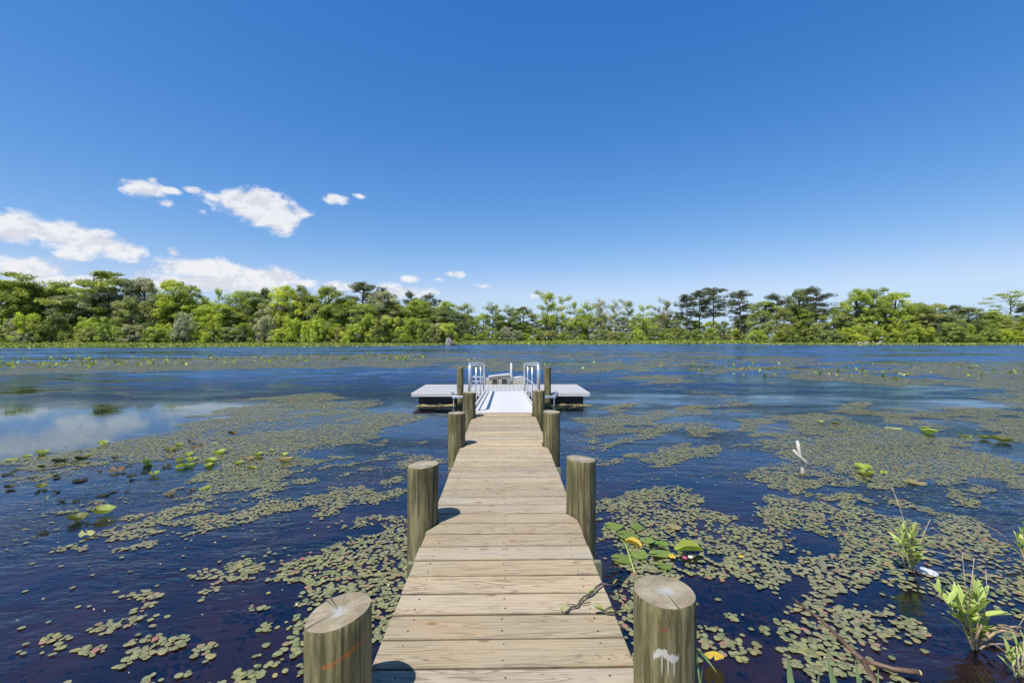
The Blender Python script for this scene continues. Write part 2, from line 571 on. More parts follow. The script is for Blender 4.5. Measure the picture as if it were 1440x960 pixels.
def mat_water():
    m, t = material('pond_water')
    geo = t.node('ShaderNodeNewGeometry')
    P = geo.outputs['Position']
    px_, py_, pz_ = t.sep(P)
    wind = t.noise(t.mapping(P, rot=(0, 0, .35), scale=(.045, .14, 1)), 1.0, 4, .55)
    wind = t.smooth(wind, .38, .56, .12, 1.0)
    # sheltered, smooth water beside the left hand mat of leaves
    cx = t.math('DIVIDE', t.math('ADD', px_, 11.5), 12.5)
    cy = t.math('DIVIDE', t.math('SUBTRACT', py_, 11.4), 5.2)
    rr = t.math('SQRT', t.math('ADD', t.math('MULTIPLY', cx, cx), t.math('MULTIPLY', cy, cy)))
    rr = t.math('ADD', rr, t.math('MULTIPLY', t.math('SUBTRACT', t.noise(P, .3, 3), .5), .9))
    calm = t.smooth(rr, .55, 1.15, .1, 1.0)
    wind = t.math('MULTIPLY', wind, calm)
    wind = t.math('MULTIPLY', wind, t.smooth(t.noise(t.mapping(P, rot=(0, 0, .6), scale=(.5, 1.1, 1)), .8, 4, .55, .5), .38, .62, .3, 1.15))
    wind = t.math('MULTIPLY', wind, t.smooth(py_, 7.0, 26.0, .8, 1.6))
    rip = t.noise(t.mapping(P, rot=(0, 0, -.55), scale=(3.2, 9.5, 1)), 1.5, 3, .55, .35)
    rip2 = t.noise(t.mapping(P, rot=(0, 0, .3), scale=(1.2, 2.6, 1)), 1.4, 4, .55, .2)
    h = t.math('ADD', t.math('MULTIPLY', rip, .45), rip2)
    nm = t.bump(h, t.math('MULTIPLY', wind, .5), .13)
    fr = t.node('ShaderNodeFresnel')
    fr.inputs['IOR'].default_value = 1.6
    t.l.new(nm, fr.inputs['Normal'])
    gl = t.node('ShaderNodeBsdfGlossy')
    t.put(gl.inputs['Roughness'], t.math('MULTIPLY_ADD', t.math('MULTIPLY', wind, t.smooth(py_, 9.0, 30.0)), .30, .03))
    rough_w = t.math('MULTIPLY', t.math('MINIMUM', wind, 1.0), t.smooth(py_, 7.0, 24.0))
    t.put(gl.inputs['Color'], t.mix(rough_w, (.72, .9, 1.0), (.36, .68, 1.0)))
    t.l.new(nm, gl.inputs['Normal'])
    tr = t.node('ShaderNodeBsdfTransparent')
    tr.inputs[0].default_value = (.52, .40, .31, 1)
    body = t.node('ShaderNodeBsdfDiffuse')
    body.inputs[0].default_value = (.004, .0055, .015, 1)
    mb = t.node('ShaderNodeMixShader')
    mb.inputs[0].default_value = .4
    t.l.new(tr.outputs[0], mb.inputs[1])
    t.l.new(body.outputs[0], mb.inputs[2])
    mx = t.node('ShaderNodeMixShader')
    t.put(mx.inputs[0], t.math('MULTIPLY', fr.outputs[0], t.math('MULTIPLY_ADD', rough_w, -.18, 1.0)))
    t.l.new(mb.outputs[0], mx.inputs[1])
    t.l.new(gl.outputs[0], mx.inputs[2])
    t.l.new(mx.outputs[0], t.out.inputs[0])
    return m


def mat_ground():
    m, t = material('ground_and_bed')
    geo = t.node('ShaderNodeNewGeometry')
    P = geo.outputs['Position']
    z = t.sep(P)[2]
    n = t.noise(P, 1.2, 6, .65)
    big = t.noise(t.mapping(P, rot=(0, 0, .6), scale=(.35, 1.1, 1)), .9, 3, .55, .4)
    bed = t.mix(t.smooth(n, .3, .7), (.04, .026, .024), (.19, .12, .09))
    bed = t.mix(t.smooth(big, .52, .68, 0, .7), bed, (.26, .17, .11))
    grass = t.mix(t.smooth(t.noise(P, .35, 6, .7), .35, .65), (.06, .085, .02), (.13, .16, .045))
    c = t.mix(t.smooth(z, -.05, .03), bed, grass)
    principled(t, c, .9, spec=.1)
    return m


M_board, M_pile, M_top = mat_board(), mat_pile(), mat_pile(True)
M_pile_orange, M_pile_white = mat_pile(marks='orange'), mat_pile(marks='white')
M_beam = mat_plain('treated_beam', (.135, .15, .085), .75, .2, 9)
M_vinyl = mat_plain('white_vinyl', (.36, .345, .335), .45, .06, 3, bump=.05)
M_fascia = mat_plain('white_fascia', (.45, .43, .42), .4, .03, 3)
M_alu = mat_plain('aluminium', (.78, .78, .80), .3, .05, 3, metallic=.85)
M_aludeck = mat_plain('white_gangway_deck', (.46, .45, .44), .5, .04, 3)
M_black = mat_plain('black_float', (.010, .011, .013), .55, .2, 5, spec=.3)
M_cream = mat_plain('cream_plastic', (.36, .335, .28), .45, .05, 5)
M_white = mat_plain('white_paint', (.42, .41, .40), .4, .04, 5)
M_dark = mat_plain('dark_hollow', (.035, .035, .035), .8, .1, 5)
M_nail = mat_plain('nail', (.08, .07, .06), .5, .1, 30, metallic=.6)
M_bark = mat_plain('bark', (.085, .07, .05), .9, .35, 3)
M_palebark = mat_plain('pale_bark', (.16, .14, .115), .9, .3, 3)
M_leaf = mat_leaf('tree_leaf', .5)
M_shore = mat_leaf('shore_leaf', .4, .5, .3, (.27, .31, .065), .4)
M_pad = mat_pad()
M_big = mat_bigleaf()
M_sprig = mat_leaf('sprig_leaf', .35, .4, .35)
M_drywood = mat_plain('dry_twig', (.33, .25, .17), .85, .3, 25)
M_deadwood = mat_plain('bleached_wood', (.44, .40, .36), .85, .2, 25, bump=.2)
M_wetwood = mat_plain('wet_brown_wood', (.095, .055, .033), .6, .5, 14, bump=.4)
M_root = mat_plain('tan_root', (.24, .17, .105), .8, .35, 25)
M_twig = mat_plain('dark_twig', (.075, .06, .045), .8, .35, 40)
M_plastic = mat_plain('crumpled_plastic', (.42, .44, .50), .2, .12, 30, bump=.4)
M_debris = mat_plain('dead_reed', (.24, .20, .085), .8, .4, 9)

# ------------------------------------------------------------------ the setting: ground and bed in one sheet, water
# azimuth (degrees from the pier axis), distance of the waterline, of the trees, ground height under them
SHORE = [(-180, 1.4, 6, .9), (-140, 2.4, 8, .9), (-110, 9, 20, .8), (-90, 60, 80, .6), (-70, 190, 215, .5), (-55, 225, 245, .5), (-48, 228, 246, .5),
         (-38, 196, 209, .5), (-25, 170, 182, .5), (-12, 165, 176, .5), (-6, 166, 180, .5), (-4, 205, 240, .8), (0, 212, 250, .8), (12, 215, 255, .8), (25, 230, 270, .8),
         (28, 200, 212, .3), (35, 205, 221, .25), (48, 245, 269, .25), (60, 230, 260, .3), (80, 90, 120, .5), (100, 14, 30, .8), (115, 3.4, 12, .9), (150, 1.7, 7, .9), (180, 1.4, 6, .9)]
_th = [s[0] for s in SHORE]


def shore(theta):
    return (np.interp(theta, _th, [s[1] for s in SHORE]), np.interp(theta, _th, [s[2] for s in SHORE]), np.interp(theta, _th, [s[3] for s in SHORE]))


def ground_z(x, y):
    th = np.degrees(np.arctan2(x, y))
    rho = np.hypot(x, y)
    a, b, h = shore(th)
    t_ = np.clip((rho - a) / np.maximum(b - a, 1), 0, 1)
    land = h * t_ + np.clip((rho - b) / 400, 0, 1) * .8
    near = np.clip((a - rho) / np.minimum(5, a * .8 + .3), 0, 1)
    depth = -(.10 + .55 * near)
    # shallower spit of sand left of the pier and a muddy shelf at the right hand bank
    depth = depth + .22 * np.exp(-((x + 3.6) / 1.6) ** 2 - ((y - 4.3) / 1.6) ** 2) + .3 * np.exp(-((x - 3.2) / 1.1) ** 2 - ((y - 2.3) / 1.0) ** 2)
    return np.where(rho > a, land + .02, np.minimum(depth, -.06))


nth, nr = 288, 110
ths = np.linspace(-math.pi, math.pi, nth, endpoint=False)
rs = np.geomspace(.4, 4000, nr)
TT, RR = np.meshgrid(ths, rs)
X, Y = RR * np.sin(TT), RR * np.cos(TT)
Z = ground_z(X, Y)
verts = np.stack([X, Y, Z], -1).reshape(-1, 3).tolist() + [(0, 0, float(ground_z(np.array(0.), np.array(.01))))]
faces = []
for i in range(nr - 1):
    for j in range(nth):
        k = (j + 1) % nth
        faces.append((i * nth + j, i * nth + k, (i + 1) * nth + k, (i + 1) * nth + j))
for j in range(nth):
    faces.append((len(verts) - 1, (j + 1) % nth, j))
gm = bpy.data.meshes.new('ground')
gm.from_pydata(verts, [], faces)
gm.materials.append(mat_ground())
gm.polygons.foreach_set('use_smooth', [True] * len(gm.polygons))
tag(put('ground', gm), 'muddy pond bed and low green banks', kind='structure')

wm = MB()
wm.v = [(math.sin(a) * 420, math.cos(a) * 420, 0) for a in np.linspace(0, 2 * math.pi, 96, endpoint=False)]
wm.add(tuple(reversed(range(96))))
tag(wm.build('water', mat_water()), 'dark blue rippled pond water', kind='structure')

# ------------------------------------------------------------------ the dock
DECK = .75
HW = .565
PITCH = .189
Y0 = 1.941
PILES = [(1.72, .117), (3.57, .116), (5.96, .114), (8.15, .117)]      # distance along the pier, radius
PX = .62
dock = empty('wooden_dock', (0, 0, 0), 0, 'long narrow weathered plank dock leading straight out from the foreground', 'dock')


def half_width(y, side):
    for (py, r_) in PILES:
        py = pile_y(py, side)
        lim = PX - r_ - .008
        if py - r_ - .02 <= y <= py + r_ + .02:
            return lim
    return None


def pile_y(py, side):
    return py + {(-1, 1.72): .0, (1, 1.72): .03, (-1, 3.57): -.09, (1, 3.57): .09, (-1, 8.15): -.07, (1, 8.15): .1}.get((side, py), 0)


nails = MB()
for k in range(-18, 35):
    ya, yb = Y0 + k * PITCH, Y0 + (k + 1) * PITCH - random.uniform(.012, .017)
    yc = (ya + yb) / 2
    ends = {}
    for s in (-1, 1):
        a, b = half_width(ya, s), half_width(yb, s)
        c_ = half_width(yc, s)
        j = random.uniform(-.004, .004)
        e = HW + j
        if a is None and b is None and c_ is None:
            ends[s] = [(0, e), (1, e)]
        elif a is None:
            ends[s] = [(0, e), (.25, e), (1, b if b is not None else e)]
        elif b is None:
            ends[s] = [(0, a), (.75, e), (1, e)]
        else:
            ends[s] = [(0, a), (1, b)]
    tt = sorted({p[0] for p in ends[-1]} | {p[0] for p in ends[1]})
    ex = {s: [float(np.interp(q, [p[0] for p in ends[s]], [p[1] for p in ends[s]])) for q in tt] for s in ends}
    low = [(-ex[-1][i], ya + (yb - ya) * q - yc) for i, q in enumerate(tt)]
    high = [(ex[1][i], ya + (yb - ya) * q - yc) for i, q in enumerate(tt)]
    loop = low[::1] + high[::-1]
    # counter-clockwise seen from above: right side forward, left side back
    loop = [(x_, y_) for (x_, y_) in high] + [(x_, y_) for (x_, y_) in reversed(low)]
    cx_ = sum(p[0] for p in loop) / len(loop)
    b = MB()
    ch = .004

    def inset(p):
        return (p[0] - math.copysign(ch, p[0]), p[1] - (math.copysign(ch, p[1]) if abs(p[1]) > PITCH * .4 else 0))
    cup = random.uniform(-.0015, .0015)
    n_ = len(loop)
    b.v = [(x_, y_, -.038) for x_, y_ in loop] + [(x_, y_, -ch) for x_, y_ in loop] + [(*inset(p), 0) for p in loop]
    for lv in range(2):
        for i in range(n_):
            j_ = (i + 1) % n_
            b.add((lv * n_ + i, lv * n_ + j_, lv * n_ + n_ + j_, lv * n_ + n_ + i))
    b.add(tuple(reversed(range(n_))))
    b.add(tuple(range(2 * n_, 3 * n_)))
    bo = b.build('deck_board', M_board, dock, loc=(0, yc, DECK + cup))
    bo.rotation_euler = (0, random.uniform(-.002, .002), random.uniform(-.0022, .0022))
    for s in (-1, 0, 1):
        for q in (-.045, .045):
            nx, ny = s * .45 + random.uniform(-.012, .012), yc + q + random.uniform(-.01, .01)
            nails.tube([(nx, ny, DECK - .002), (nx, ny, DECK + .0025)], .0042, 6)
tag(nails.build('nail', M_nail, dock), kind='stuff')
for sx in (-.44, 0, .44):
    g = MB()
    g.cbox(sx - .02, sx + .02, -1.45, Y0 + 35 * PITCH - .03, DECK - .228, DECK - .040)
    g.build('stringer', M_beam, dock)
for (py, r_) in PILES:
    for d in (-1, 1):
        yb_ = py + d * .245 + (.02 if d > 0 else 0)
        g = MB()
        g.cbox(-.70, .71, yb_ - .02, yb_ + .02, DECK - .415, DECK - .230)
        g.build('cross_beam', M_beam, dock)
g = MB()
g.cbox(-HW + .02, HW - .02, Y0 + 35 * PITCH - .028, Y0 + 35 * PITCH + .002, DECK - .235, DECK - .042)
g.build('end_board', M_beam, dock)


def piling(parent, x, y, rad, top, tilt=(0, 0), lean=(0, 0), mat=None, bottom=-.75, name='piling'):
    """a round timber pile; its sawn top is a sub-part"""
    rows = 12
    n = 28
    ph = random.uniform(0, 6)
    g = MB()
    zs = list(np.linspace(bottom, top - .05, rows)) + [top - .012, top]

    def rad_at(a, z):
        return rad * (1 + .022 * math.sin(2 * a + ph + z) + .012 * math.sin(5 * a + ph * 2) + .010 * math.sin(3 * a - z * 4))
    last = None
    for i, z in enumerate(zs):
        ring = []
        sh = .975 if i == len(zs) - 1 else 1.0
        for k in range(n):
            a = 2 * math.pi * k / n
            rr = rad_at(a, z) * sh
            cx, cy = rr * math.cos(a), rr * math.sin(a)
            zz = z
            if i >= len(zs) - 2:
                zz = z + cx * tilt[0] + cy * tilt[1]
            elif i == len(zs) - 3:
                zz = z + (cx * tilt[0] + cy * tilt[1]) * .9
            ring.append((cx + lean[0] * (z - .5), cy + lean[1] * (z - .5), zz))
        g.v += ring
        if i:
            o = (i - 1) * n
            for k in range(n):
                j = (k + 1) % n
                g.add((o + k, o + j, o + n + j, o + n + k))
        last = ring
    pile = g.build(name, mat or M_pile, parent, True, (x, y, 0))
    c_ = MB()
    cxx, cyy = lean[0] * (top - .5), lean[1] * (top - .5)
    c_.v = [(cxx, cyy, top + .002)] + [(cxx + (p[0] - cxx) * .62, cyy + (p[1] - cyy) * .62, top + .002 + (p[2] - top) * .62) for p in last] + \
        [(p[0], p[1], p[2] + .0005) for p in last]
    for k in range(n):
        j = (k + 1) % n
        c_.add((0, 1 + k, 1 + j))
        c_.add((1 + k, 1 + n + k, 1 + n + j, 1 + j))
    c_.build('cut_top', M_top, pile)
    return pile


TOPS = {(-1, 1.72): (1.125, (.20, .06)), (1, 1.72): (1.17, (-.03, .03)), (-1, 3.57): (1.185, (.06, 0)), (1, 3.57): (1.175, (-.08, .0)),
        (-1, 5.96): (1.172, (0, 0)), (1, 5.96): (1.183, (-.03, .05)), (-1, 8.15): (1.185, (-.03, 0)), (1, 8.15): (1.20, (.02, 0))}
for (py, r_) in PILES:
    for s in (-1, 1):
        top, tilt = TOPS[(s, py)]
        near = py == 1.72
        p_ = piling(dock, s * PX, pile_y(py, s), r_, top, tilt, (s * random.uniform(-.004, .01), random.uniform(-.01, .01)),
                    (M_pile_orange if s < 0 else M_pile_white) if near else None)
        if near:
            p_['label'] = 'nearest left piling with a slanted top and orange spray marks' if s < 0 else 'nearest right piling with white paint drips and a pale ringed top'

# ------------------------------------------------------------------ gangway
GY0, GY1 = Y0 + 35 * PITCH + .006, 14.75
GZ0, GZ1 = .755, .425
gang = empty('gangway', (0, GY0, GZ0), 0, 'white aluminium gangway with tube handrails sloping from the dock down to the float', 'gangway')
gl_ = GY1 - GY0
slope = math.atan2(GZ1 - GZ0, gl_)


def gz(y):                                     # height along the gangway, in its own coordinates
    return (GZ1 - GZ0) * y / gl_


npl = 40
pm = MB()
pw = gl_ / npl
pm.cbox(-.60, .60, 0, pw - .008, -.03, 0, .003)
pmesh = pm.mesh('tread_plank', M_aludeck)
for i in range(npl):
    o = put('tread_plank', pmesh, gang, (0, i * pw, gz(i * pw)), (slope, 0, 0))
for s in (-1, 1):
    g = MB()
    g.quad_prism([(s * .61 - .02, 0, -.12), (s * .61 + .02, 0, -.12), (s * .61 + .02, 0, .05), (s * .61 - .02, 0, .05)],
                 [(s * .61 - .02, gl_, -.12 + gz(gl_)), (s * .61 + .02, gl_, -.12 + gz(gl_)), (s * .61 + .02, gl_, .05 + gz(gl_)), (s * .61 - .02, gl_, .05 + gz(gl_))])
    g.build('side_channel', M_aludeck, gang)
    rail = MB()
    xr = s * .655
    y_a, y_b = .12, gl_ - .12
    rr_ = .16
    hgt = .90
    pts = [(xr, y_a, -.05)]
    pts.append((xr, y_a, hgt - rr_ + gz(y_a)))
    for q in (22, 45, 68, 90):
        a = R(q)
        pts.append((xr, y_a + rr_ * (1 - math.cos(a)), hgt - rr_ + rr_ * math.sin(a) + gz(y_a)))
    for q in (90, 68, 45, 22, 0):
        a = R(q)
        pts.append((xr, y_b - rr_ * (1 - math.cos(a)), hgt - rr_ + rr_ * math.sin(a) + gz(y_b)))
    pts.append((xr, y_b, -.05 + gz(y_b)))
    rail.tube(pts, .034, 12)
    hr = rail.build('handrail', M_alu, gang, True)
    g = MB()
    g.tube([(xr, y_a, .45 + gz(y_a)), (xr, y_b, .45 + gz(y_b))], .016, 10)
    g.build('mid_rail', M_alu, hr, True)
    for q in (.33, .67):
        yy = y_a + (y_b - y_a) * q
        g = MB()
        g.tube([(xr, yy, -.05 + gz(yy)), (xr, yy, hgt - .02 + gz(yy))], .015, 10)
        g.build('rail_post', M_alu, hr, True)

# ------------------------------------------------------------------ float
FY0, FY1, FX0, FX1, FZ = 14.6, 17.25, -2.97, 2.76, .385
flt = empty('floating_platform', ((FX0 + FX1) / 2, (FY0 + FY1) / 2, 0), 0, 'white planked floating platform on black floats at the end of the gangway', 'platform')
ox, oy = (FX0 + FX1) / 2, (FY0 + FY1) / 2
npk = 38
pw = (FX1 - FX0 - .06) / npk
g = MB()
g.cbox(0, pw - .006, -(FY1 - FY0) / 2 + .03, (FY1 - FY0) / 2 - .03, -.03, 0, .003)
pme = g.mesh('deck_plank', M_vinyl)
for i in range(npk):
    put('deck_plank', pme, flt, (FX0 + .03 + i * pw - ox, 0, FZ + random.uniform(-.001, .001)))
for (x0, x1, y0, y1) in ((FX0, FX1, FY0, FY0 + .028), (FX0, FX1, FY1 - .028, FY1), (FX0, FX0 + .028, FY0 + .03, FY1 - .03), (FX1 - .028, FX1, FY0 + .03, FY1 - .03)):
    g = MB()
    g.cbox(x0 - ox, x1 - ox, y0 - oy, y1 - oy, FZ - .115, FZ + .004, .005)
    g.build('fascia', M_fascia, flt)
for (x0, x1) in ((FX0 + .22, -1.55), (-1.45, -.02), (.05, 1.28), (1.34, FX1 - .20)):
    for (y0, y1) in ((FY0 + .10, FY0 + 1.15), (FY1 - 1.2, FY1 - .1)):
        g = MB()
        g.cbox(x0 - ox, x1 - ox, y0 - oy, y1 - oy, -.22, FZ - .118, .04)
        g.build('flotation_block', M_black, flt)
for s, x in ((-1, -1.38), (1, 1.37)):
    g = MB()
    yb_ = FY0 - .005
    g.cbox(x - .235 - ox, x - .165 - ox, yb_ - .44 - oy, yb_ - oy, FZ - .10, FZ - .03)
    g.cbox(x + .165 - ox, x + .235 - ox, yb_ - .44 - oy, yb_ - oy, FZ - .10, FZ - .03)
    g.cbox(x - .235 - ox, x + .235 - ox, yb_ - .51 - oy, yb_ - .443 - oy, FZ - .103, FZ - .027)
    g.cbox(x - .30 - ox if s < 0 else x + .24 - ox, x - .24 - ox if s < 0 else x + .30 - ox, yb_ - .2 - oy, yb_ - oy, FZ - .06, FZ + .09)
    pb = g.build('pile_bracket', M_alu, flt)
    g = MB()
    g.tube([(x + s * .2 - ox, yb_ - .3 - oy, FZ - .1), (x + s * .2 - ox, yb_ - .3 - oy, -.3)], .022, 8)
    g.build('drop_post', M_alu, pb)
for s, x, top in ((-1, -1.38, 1.225), (1, 1.37, 1.235)):
    p_ = piling(None, x, 14.35, .105, top, (0, 0), (s * .004, .006), None, -.75, 'mooring_pile')
    tag(p_, 'slim mooring pile at the front edge of the float, left of the gangway' if s < 0 else 'slim mooring pile at the front edge of the float, right of the gangway', 'pile', 'mooring piles that guide the float')

# kayak launch behind the float
kx = empty('kayak_launch', (0, 17.9, 0), 0, 'low cream kayak launch with two dark openings and upright white post, behind the float', 'kayak launch')


def kp(px):
    return (px - 709) / F * 17.4


g = MB()
xa, xb = kp(683), kp(717)
zlow = .40
yk0 = -.52
g.quad_prism([(xa, yk0, .10), (xb, yk0, .10), (xb, yk0, .74), (xa, yk0, .58)], [(xa, yk0 + .6, .10), (xb, yk0 + .6, .10), (xb, yk0 + .6, .74), (xa, yk0 + .6, .58)])
g.build('body', M_cream, kx)
for (p0, p1) in ((692.4, 699.2), (705.8, 712.8)):
    g = MB()
    x0, x1 = kp(p0), kp(p1)
    g.cbox(x0, x1, yk0 - .03, yk0 - .003, .43, .575)
    hole = g.build('opening', M_dark, kx)
    g = MB()
    g.cbox(x0 - .02, x0 - .002, yk0 - .045, yk0 - .004, .41, .595)
    g.cbox(x1 + .002, x1 + .02, yk0 - .045, yk0 - .004, .41, .595)
    g.cbox(x0 - .02, x1 + .02, yk0 - .045, yk0 - .004, .597, .615)
    g.build('frame', M_cream, hole)
g = MB()
xl, xr = kp(687), kp(715.5)
g.quad_prism([(xl, yk0 - .05, .645), (xr, yk0 - .05, .735), (xr, yk0 - .05, .778), (xl, yk0 - .05, .688)],
             [(xl, yk0 + .4, .645), (xr, yk0 + .4, .735), (xr, yk0 + .4, .778), (xl, yk0 + .4, .688)])
g.build('lid', M_white, kx)
g = MB()
xc = kp(718.8)
g.tube([(xc, yk0 + .1, .2), (xc, yk0 + .1, .68), (xc, yk0 + .1, .76), (xc + .01, yk0 + .1, 1.19)], [.075, .07, .045, .036], 10)
g.build('post', M_white, kx, True)
g = MB()
g.quad_prism([(kp(721), yk0, .10), (kp(737), yk0, .10), (kp(737), yk0, .56), (kp(721), yk0, .53)], [(kp(721), yk0 + .6, .10), (kp(737), yk0 + .6, .10), (kp(737), yk0 + .6, .56), (kp(721), yk0 + .6, .53)])
g.build('side_body', M_cream, kx)
g = MB()
g.tube([(kp(722), yk0 + .1, .60), (kp(727), yk0 + .1, .63), (kp(732), yk0 + .1, .65), (kp(738), yk0 + .1, .62)], .04, 8)
g.build('side_rail', M_white, kx, True)
g = MB()
for zz in (.47, .64):
    g.cbox(kp(664), kp(682), yk0 + .2, yk0 + .28, zz - .02, zz + .02)
g.cbox(kp(666), kp(668), yk0 + .281, yk0 + .33, .1, .7)
g.cbox(kp(679), kp(681), yk0 + .281, yk0 + .33, .1, .7)
g.build('grab_rack', M_white, kx)

# dead reeds washed against the float
g = MB()
for i in range(38):
    s = random.choice((-1, 1))
    x = s * random.uniform(1.5, 2.75)
    y = FY0 + random.uniform(-.35, .12)
    a = random.gauss(0, .3)
    l_ = random.uniform(.06, .24)
    g.tube([(x - l_ * math.cos(a), y - l_ * math.sin(a), .012), (x, y, .02), (x + l_ * math.cos(a), y + l_ * math.sin(a), .012)], [.006, .016, .005], 5)
tag(g.build('dead_reeds', M_debris), 'pale dead reeds washed up against the black floats', 'reeds', kind='stuff')


# ------------------------------------------------------------------ small floating leaves
def _hash(ix, iy, s):
    h = (ix.astype(np.int64) * 374761393 + iy.astype(np.int64) * 668265263 + s * 974634777) & 0x7fffffff
    h = ((h ^ (h >> 13)) * 1274126177) & 0x7fffffff
    return ((h ^ (h >> 16)) & 0xffff) / 65535.0


def vnoise(x, y, s=0):
    ix, iy = np.floor(x), np.floor(y)
    fx, fy = x - ix, y - iy
    fx, fy = fx * fx * (3 - 2 * fx), fy * fy * (3 - 2 * fy)
    a, b = _hash(ix, iy, s), _hash(ix + 1, iy, s)
    c, d = _hash(ix, iy + 1, s), _hash(ix + 1, iy + 1, s)
    return (a + (b - a) * fx) * (1 - fy) + (c + (d - c) * fx) * fy


def fbm(x, y, s=0, o=4):
    v, amp, tot = 0, 1, 0
    for k in range(o):
        v = v + amp * vnoise(x * 2 ** k + 17 * k, y * 2 ** k + 5 * k, s + k)
        tot += amp
        amp *= .55
    return v / tot


# outlines of the mats as seen, turned into outlines on the water: (outline, share of the water covered)
MATS = [([(60, 648), (170, 622), (245, 598), (345, 566), (430, 560), (520, 570), (575, 590), (540, 612), (480, 640), (420, 655), (380, 650), (300, 652), (250, 645), (170, 644)], .95),
        ([(150, 705), (250, 690), (330, 660), (420, 650), (400, 668), (330, 692), (265, 735), (195, 737), (130, 715)], .85),
        ([(0, 795), (110, 752), (200, 735), (240, 742), (130, 770), (60, 795)], .5),
        ([(60, 655), (250, 640), (300, 660), (240, 680), (100, 680)], .3),
        ([(310, 725), (350, 712), (420, 700), (425, 712), (350, 728)], .6),
        ([(455, 625), (575, 610), (620, 640), (575, 680), (470, 690), (420, 680)], .30),
        ([(430, 700), (575, 685), (575, 748), (520, 745), (440, 728)], .52),
        ([(400, 812), (440, 775), (500, 748), (575, 738), (575, 790), (560, 870), (530, 890), (500, 830), (430, 830)], .85),
        ([(300, 845), (340, 815), (430, 795), (430, 830), (350, 850)], .5),
        ([(155, 895), (230, 850), (300, 838), (290, 885), (230, 905)], .62),
        ([(280, 905), (330, 870), (430, 850), (432, 962), (260, 962), (310, 930)], .58),
        ([(110, 900), (160, 870), (165, 890), (120, 915)], .4), ([(170, 962), (230, 935), (260, 962)], .5),
        ([(330, 800), (420, 778), (425, 790), (335, 815)], .35),
        # mats farther out
        ([(0, 513), (150, 506), (400, 500), (560, 500), (640, 506), (560, 517), (420, 515), (330, 516), (200, 523), (0, 527)], .97),
        ([(480, 499), (740, 493), (1010, 495), (1000, 530), (850, 532), (760, 522), (650, 516), (560, 507)], .62),
        ([(960, 497), (1180, 505), (1040, 513), (960, 526)], .75),
        ([(1100, 514), (1250, 510), (1440, 508), (1600, 508), (1600, 545), (1440, 543), (1330, 541), (1200, 536), (1120, 530)], .82),
        ([(1395, 557), (1440, 552), (1560, 555), (1440, 564)], .7), ([(950, 533), (1050, 538), (950, 546)], .7),
        ([(1180, 585), (1225, 573), (1300, 571), (1440, 580), (1600, 585), (1600, 620), (1440, 613), (1370, 616), (1280, 602)], .85),
        ([(1055, 612), (1100, 588), (1200, 588), (1290, 610), (1345, 640), (1385, 657), (1300, 664), (1240, 682), (1200, 687), (1150, 670), (1105, 640)], .9),
        ([(1190, 680), (1270, 664), (1420, 695), (1330, 698)], .55),
        ([(840, 565), (1060, 555), (1075, 690), (850, 690)], .26), ([(910, 650), (1000, 645), (1010, 690), (915, 695)], .45), ([(985, 625), (1060, 630), (1040, 650), (985, 645)], .4),
        ([(840, 690), (920, 700), (1000, 698), (1050, 735), (1150, 712), (1250, 722), (1300, 735), (1400, 752), (1480, 785), (1480, 900), (1400, 855), (1320, 852), (1260, 830), (1195, 792), (1110, 755),
           (1120, 800), (1080, 805), (1010, 797), (950, 790), (900, 806), (850, 840), (836, 780)], .9),
        ([(1110, 690), (1180, 685), (1310, 715), (1160, 715)], .65),
        ([(1070, 810), (1180, 790), (1200, 835), (1080, 835)], .5), ([(975, 852), (1010, 850), (1070, 890), (1060, 930), (985, 925)], .62),
        ([(1080, 885), (1150, 890), (1175, 930), (1090, 930)], .55), ([(1150, 868), (1230, 865), (1275, 895), (1230, 915)], .75),
        ([(1160, 930), (1250, 945), (1240, 962), (1150, 962)], .45), ([(1250, 890), (1330, 880), (1340, 920), (1260, 920)], .25),
        ([(838, 830), (886, 800), (900, 965), (880, 965)], .8)]
cY, sY = math.cos(YAW), math.sin(YAW)


def to_px(x, y, z=0.0):
    xr = x * cY - y * sY
    yr = x * sY + y * cY
    return 720 + F * xr / yr, HOR + F * (CAMZ - z) / yr


MATS_W = []
for pl, dns in MATS:
    MATS_W.append((np.array([at(a, b)[:2] for a, b in pl]), dns))


def signed(poly, x, y):
    """distance to the outline, positive inside, in metres"""
    n = len(poly)
    d = np.full(x.shape, 1e9)
    ins = np.zeros(x.shape, bool)
    for i in range(n):
        ax, ay = poly[i]
        bx, by = poly[(i + 1) % n]
        ex, ey = bx - ax, by - ay
        t_ = np.clip(((x - ax) * ex + (y - ay) * ey) / (ex * ex + ey * ey + 1e-9), 0, 1)
        d = np.minimum(d, np.hypot(x - ax - t_ * ex, y - ay - t_ * ey))
        cond = ((ay > y) != (by > y))
        with np.errstate(divide='ignore', invalid='ignore'):
            xi = (bx - ax) * (y - ay) / (by - ay + 1e-12) + ax
        ins ^= cond & (x < xi)
    return np.where(ins, d, -d)


def multi(fn, rho):
    """the same noise at four fixed sizes, coarser on the open pond"""
    lv = np.clip(np.log2(np.maximum(rho, .1) / 3.5), 0, 3)
    out = np.zeros(rho.shape)
    for k in range(4):
        wgt = np.clip(1 - np.abs(lv - k), 0, 1)
        if wgt.any():
            out = out + wgt * fn(.55 * 2.0 ** k, k)
    nrm = np.sqrt(sum(np.clip(1 - np.abs(lv - k), 0, 1) ** 2 for k in range(4)))
    return (out - .5) / nrm + .5


